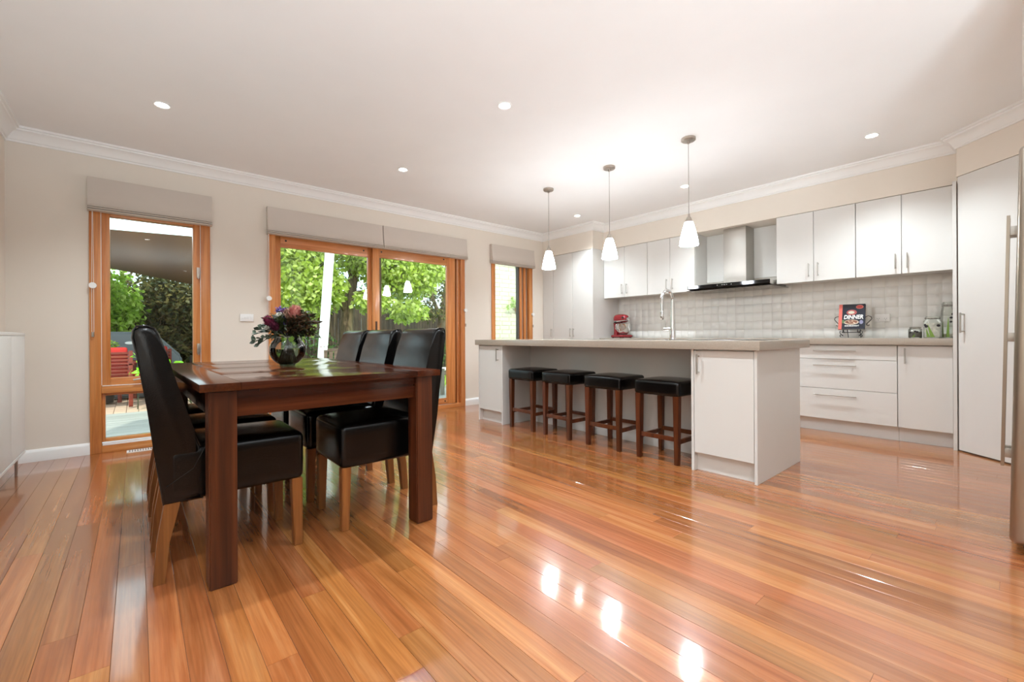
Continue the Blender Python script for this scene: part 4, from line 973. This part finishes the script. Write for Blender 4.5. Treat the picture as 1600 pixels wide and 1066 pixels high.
bm = B(); lathe(bm, [(0, 0), (.14, 0), (.19, .72), (.17, .72), (.12, .66), (0, .66)], 20); O('pot', bm, plain('pot_dark', '#3b3531', .7), sh, 40); bm = B(); tube(bm, [(0, 0, .6), (0, 0, .95)], .012, 6); O('stem', bm, bark, sh)
greyw = wood('weathered_timber', '#6d6459', '#8a8074', '#a39a8d', 2, 1.0, .8, rand=.15, streak=.3)
ot = T('outdoor_stool', 'weathered grey timber garden stool outside the sliding door', 'stool', (3.93, 6.80, GZ))
for k in range(4): O('slat', bx(-.19+k*.096, -.10+k*.096, -.17, .17, .44, .462, .003), greyw, ot, 40)
for sx in (-.16, .16):
    for sy in (-.13, .13): O('leg', bx(sx-.03, sx+.03, sy-.03, sy+.03, 0, .438, .003), greyw, ot, 40)
wb = T('garden_bench', 'low white painted timber bench beside the lawn', 'bench', (5.05, 8.35, -.2))
wp = plain('white_paint', '#eeede8', .5)
O('seat', bx(-.75, .75, -.09, .09, .40, .455, .004), wp, wb, 40)
for sx in (-.6, .6): O('leg', bx(sx-.04, sx+.04, -.07, .07, 0, .399, .004), wp, wb, 40)
oc = T('outdoor_armchair', 'brown weathered timber armchair behind the dining chairs', 'chair', (2.62, 7.35, GZ), math.radians(-20))
brw = wood('brown_timber', '#4d3b2f', '#6e5848', '#877060', 0, 1.0, .7, rand=.1, streak=.2)
for k in range(6): O('slat', bx(-.22+k*.075, -.165+k*.075, -.27, -.25, .40, .80, .003), brw, oc, 40)
for sx in (-.27, .27):
    O('back_post', bx(sx-.025, sx+.025, -.285, -.24, 0, .82, .004), brw, oc, 40); O('front_leg', bx(sx-.025, sx+.025, .22, .265, 0, .60, .004), brw, oc, 40); O('arm', bx(sx-.04, sx+.04, -.29, .30, .601, .63, .005), brw, oc, 40)
O('top_rail', bx(-.244, .244, -.275, -.245, .80, .845, .004), brw, oc, 40); O('seat', bx(-.244, .244, -.24, .26, .36, .395, .004), brw, oc, 40)

# ------------------------------------------------------------------ cream brick wall outside the narrow window
bwl = T('brick_wall', 'cream painted brick wall outside the narrow window', 'wall', (5.35, 6.9, -.3)); bwl['kind'] = 'structure'
cream = plain('cream_paint', '#cdc6a8', .7, vary=.05, vscale=4, bump=.15, bscale=40)
O('wall_core', bx(0, 1.75, .012, .14, 0, 3.3), cream, bwl)
bmh = mesh('brick', bx(.004, .236, 0, .02, .004, .082, .004, 1), cream)
for r in range(8, 36):
    for k in range(7): link('brick', bmh, bwl, (-.0 + k*.24 + (.06 if r % 2 else 0), rng.uniform(-.0012, .0012), r*.086))
pt = T('wall_planter', 'terracotta wall pot with a green succulent outside', 'planter', (6.045, 6.86, 1.40))
bm = B(); lathe(bm, [(0, .0), (.035, .0), (.075, .13), (.085, .135), (.085, .16), (.07, .16), (.065, .13), (0, .12)], 20); O('pot', bm, plain('terracotta', '#b9874a', .8), pt, 40)
bm = B()
for r_ in ((-.10, -.03, .24), (-.22, -.05, .17), (-.15, 0, .30), (.02, -.03, .28), (-.30, -.02, .12), (.05, 0, .2), (-.05, -.06, .18)):
    for k in range(9):
        a = 2*math.pi*k/9; leaf(bm, r_, (math.cos(a), -.5+.2*math.sin(a), math.sin(a)), .075, .032, .05)
    tube(bm, [(0, 0, .12), (r_[0]*.6, r_[1], .15), r_], .007, 6)
o = O('succulent_rosettes', bm, leafy('succulent', '#7fa03a', '#a5c257', '#c6dc86', .4, .3), pt); o['kind'] = 'stuff'
bm = B(); tube(bm, [(0, .03, .10), (0, .045, .18)], .006, 6); O('hook', bm, 'nickel', pt)
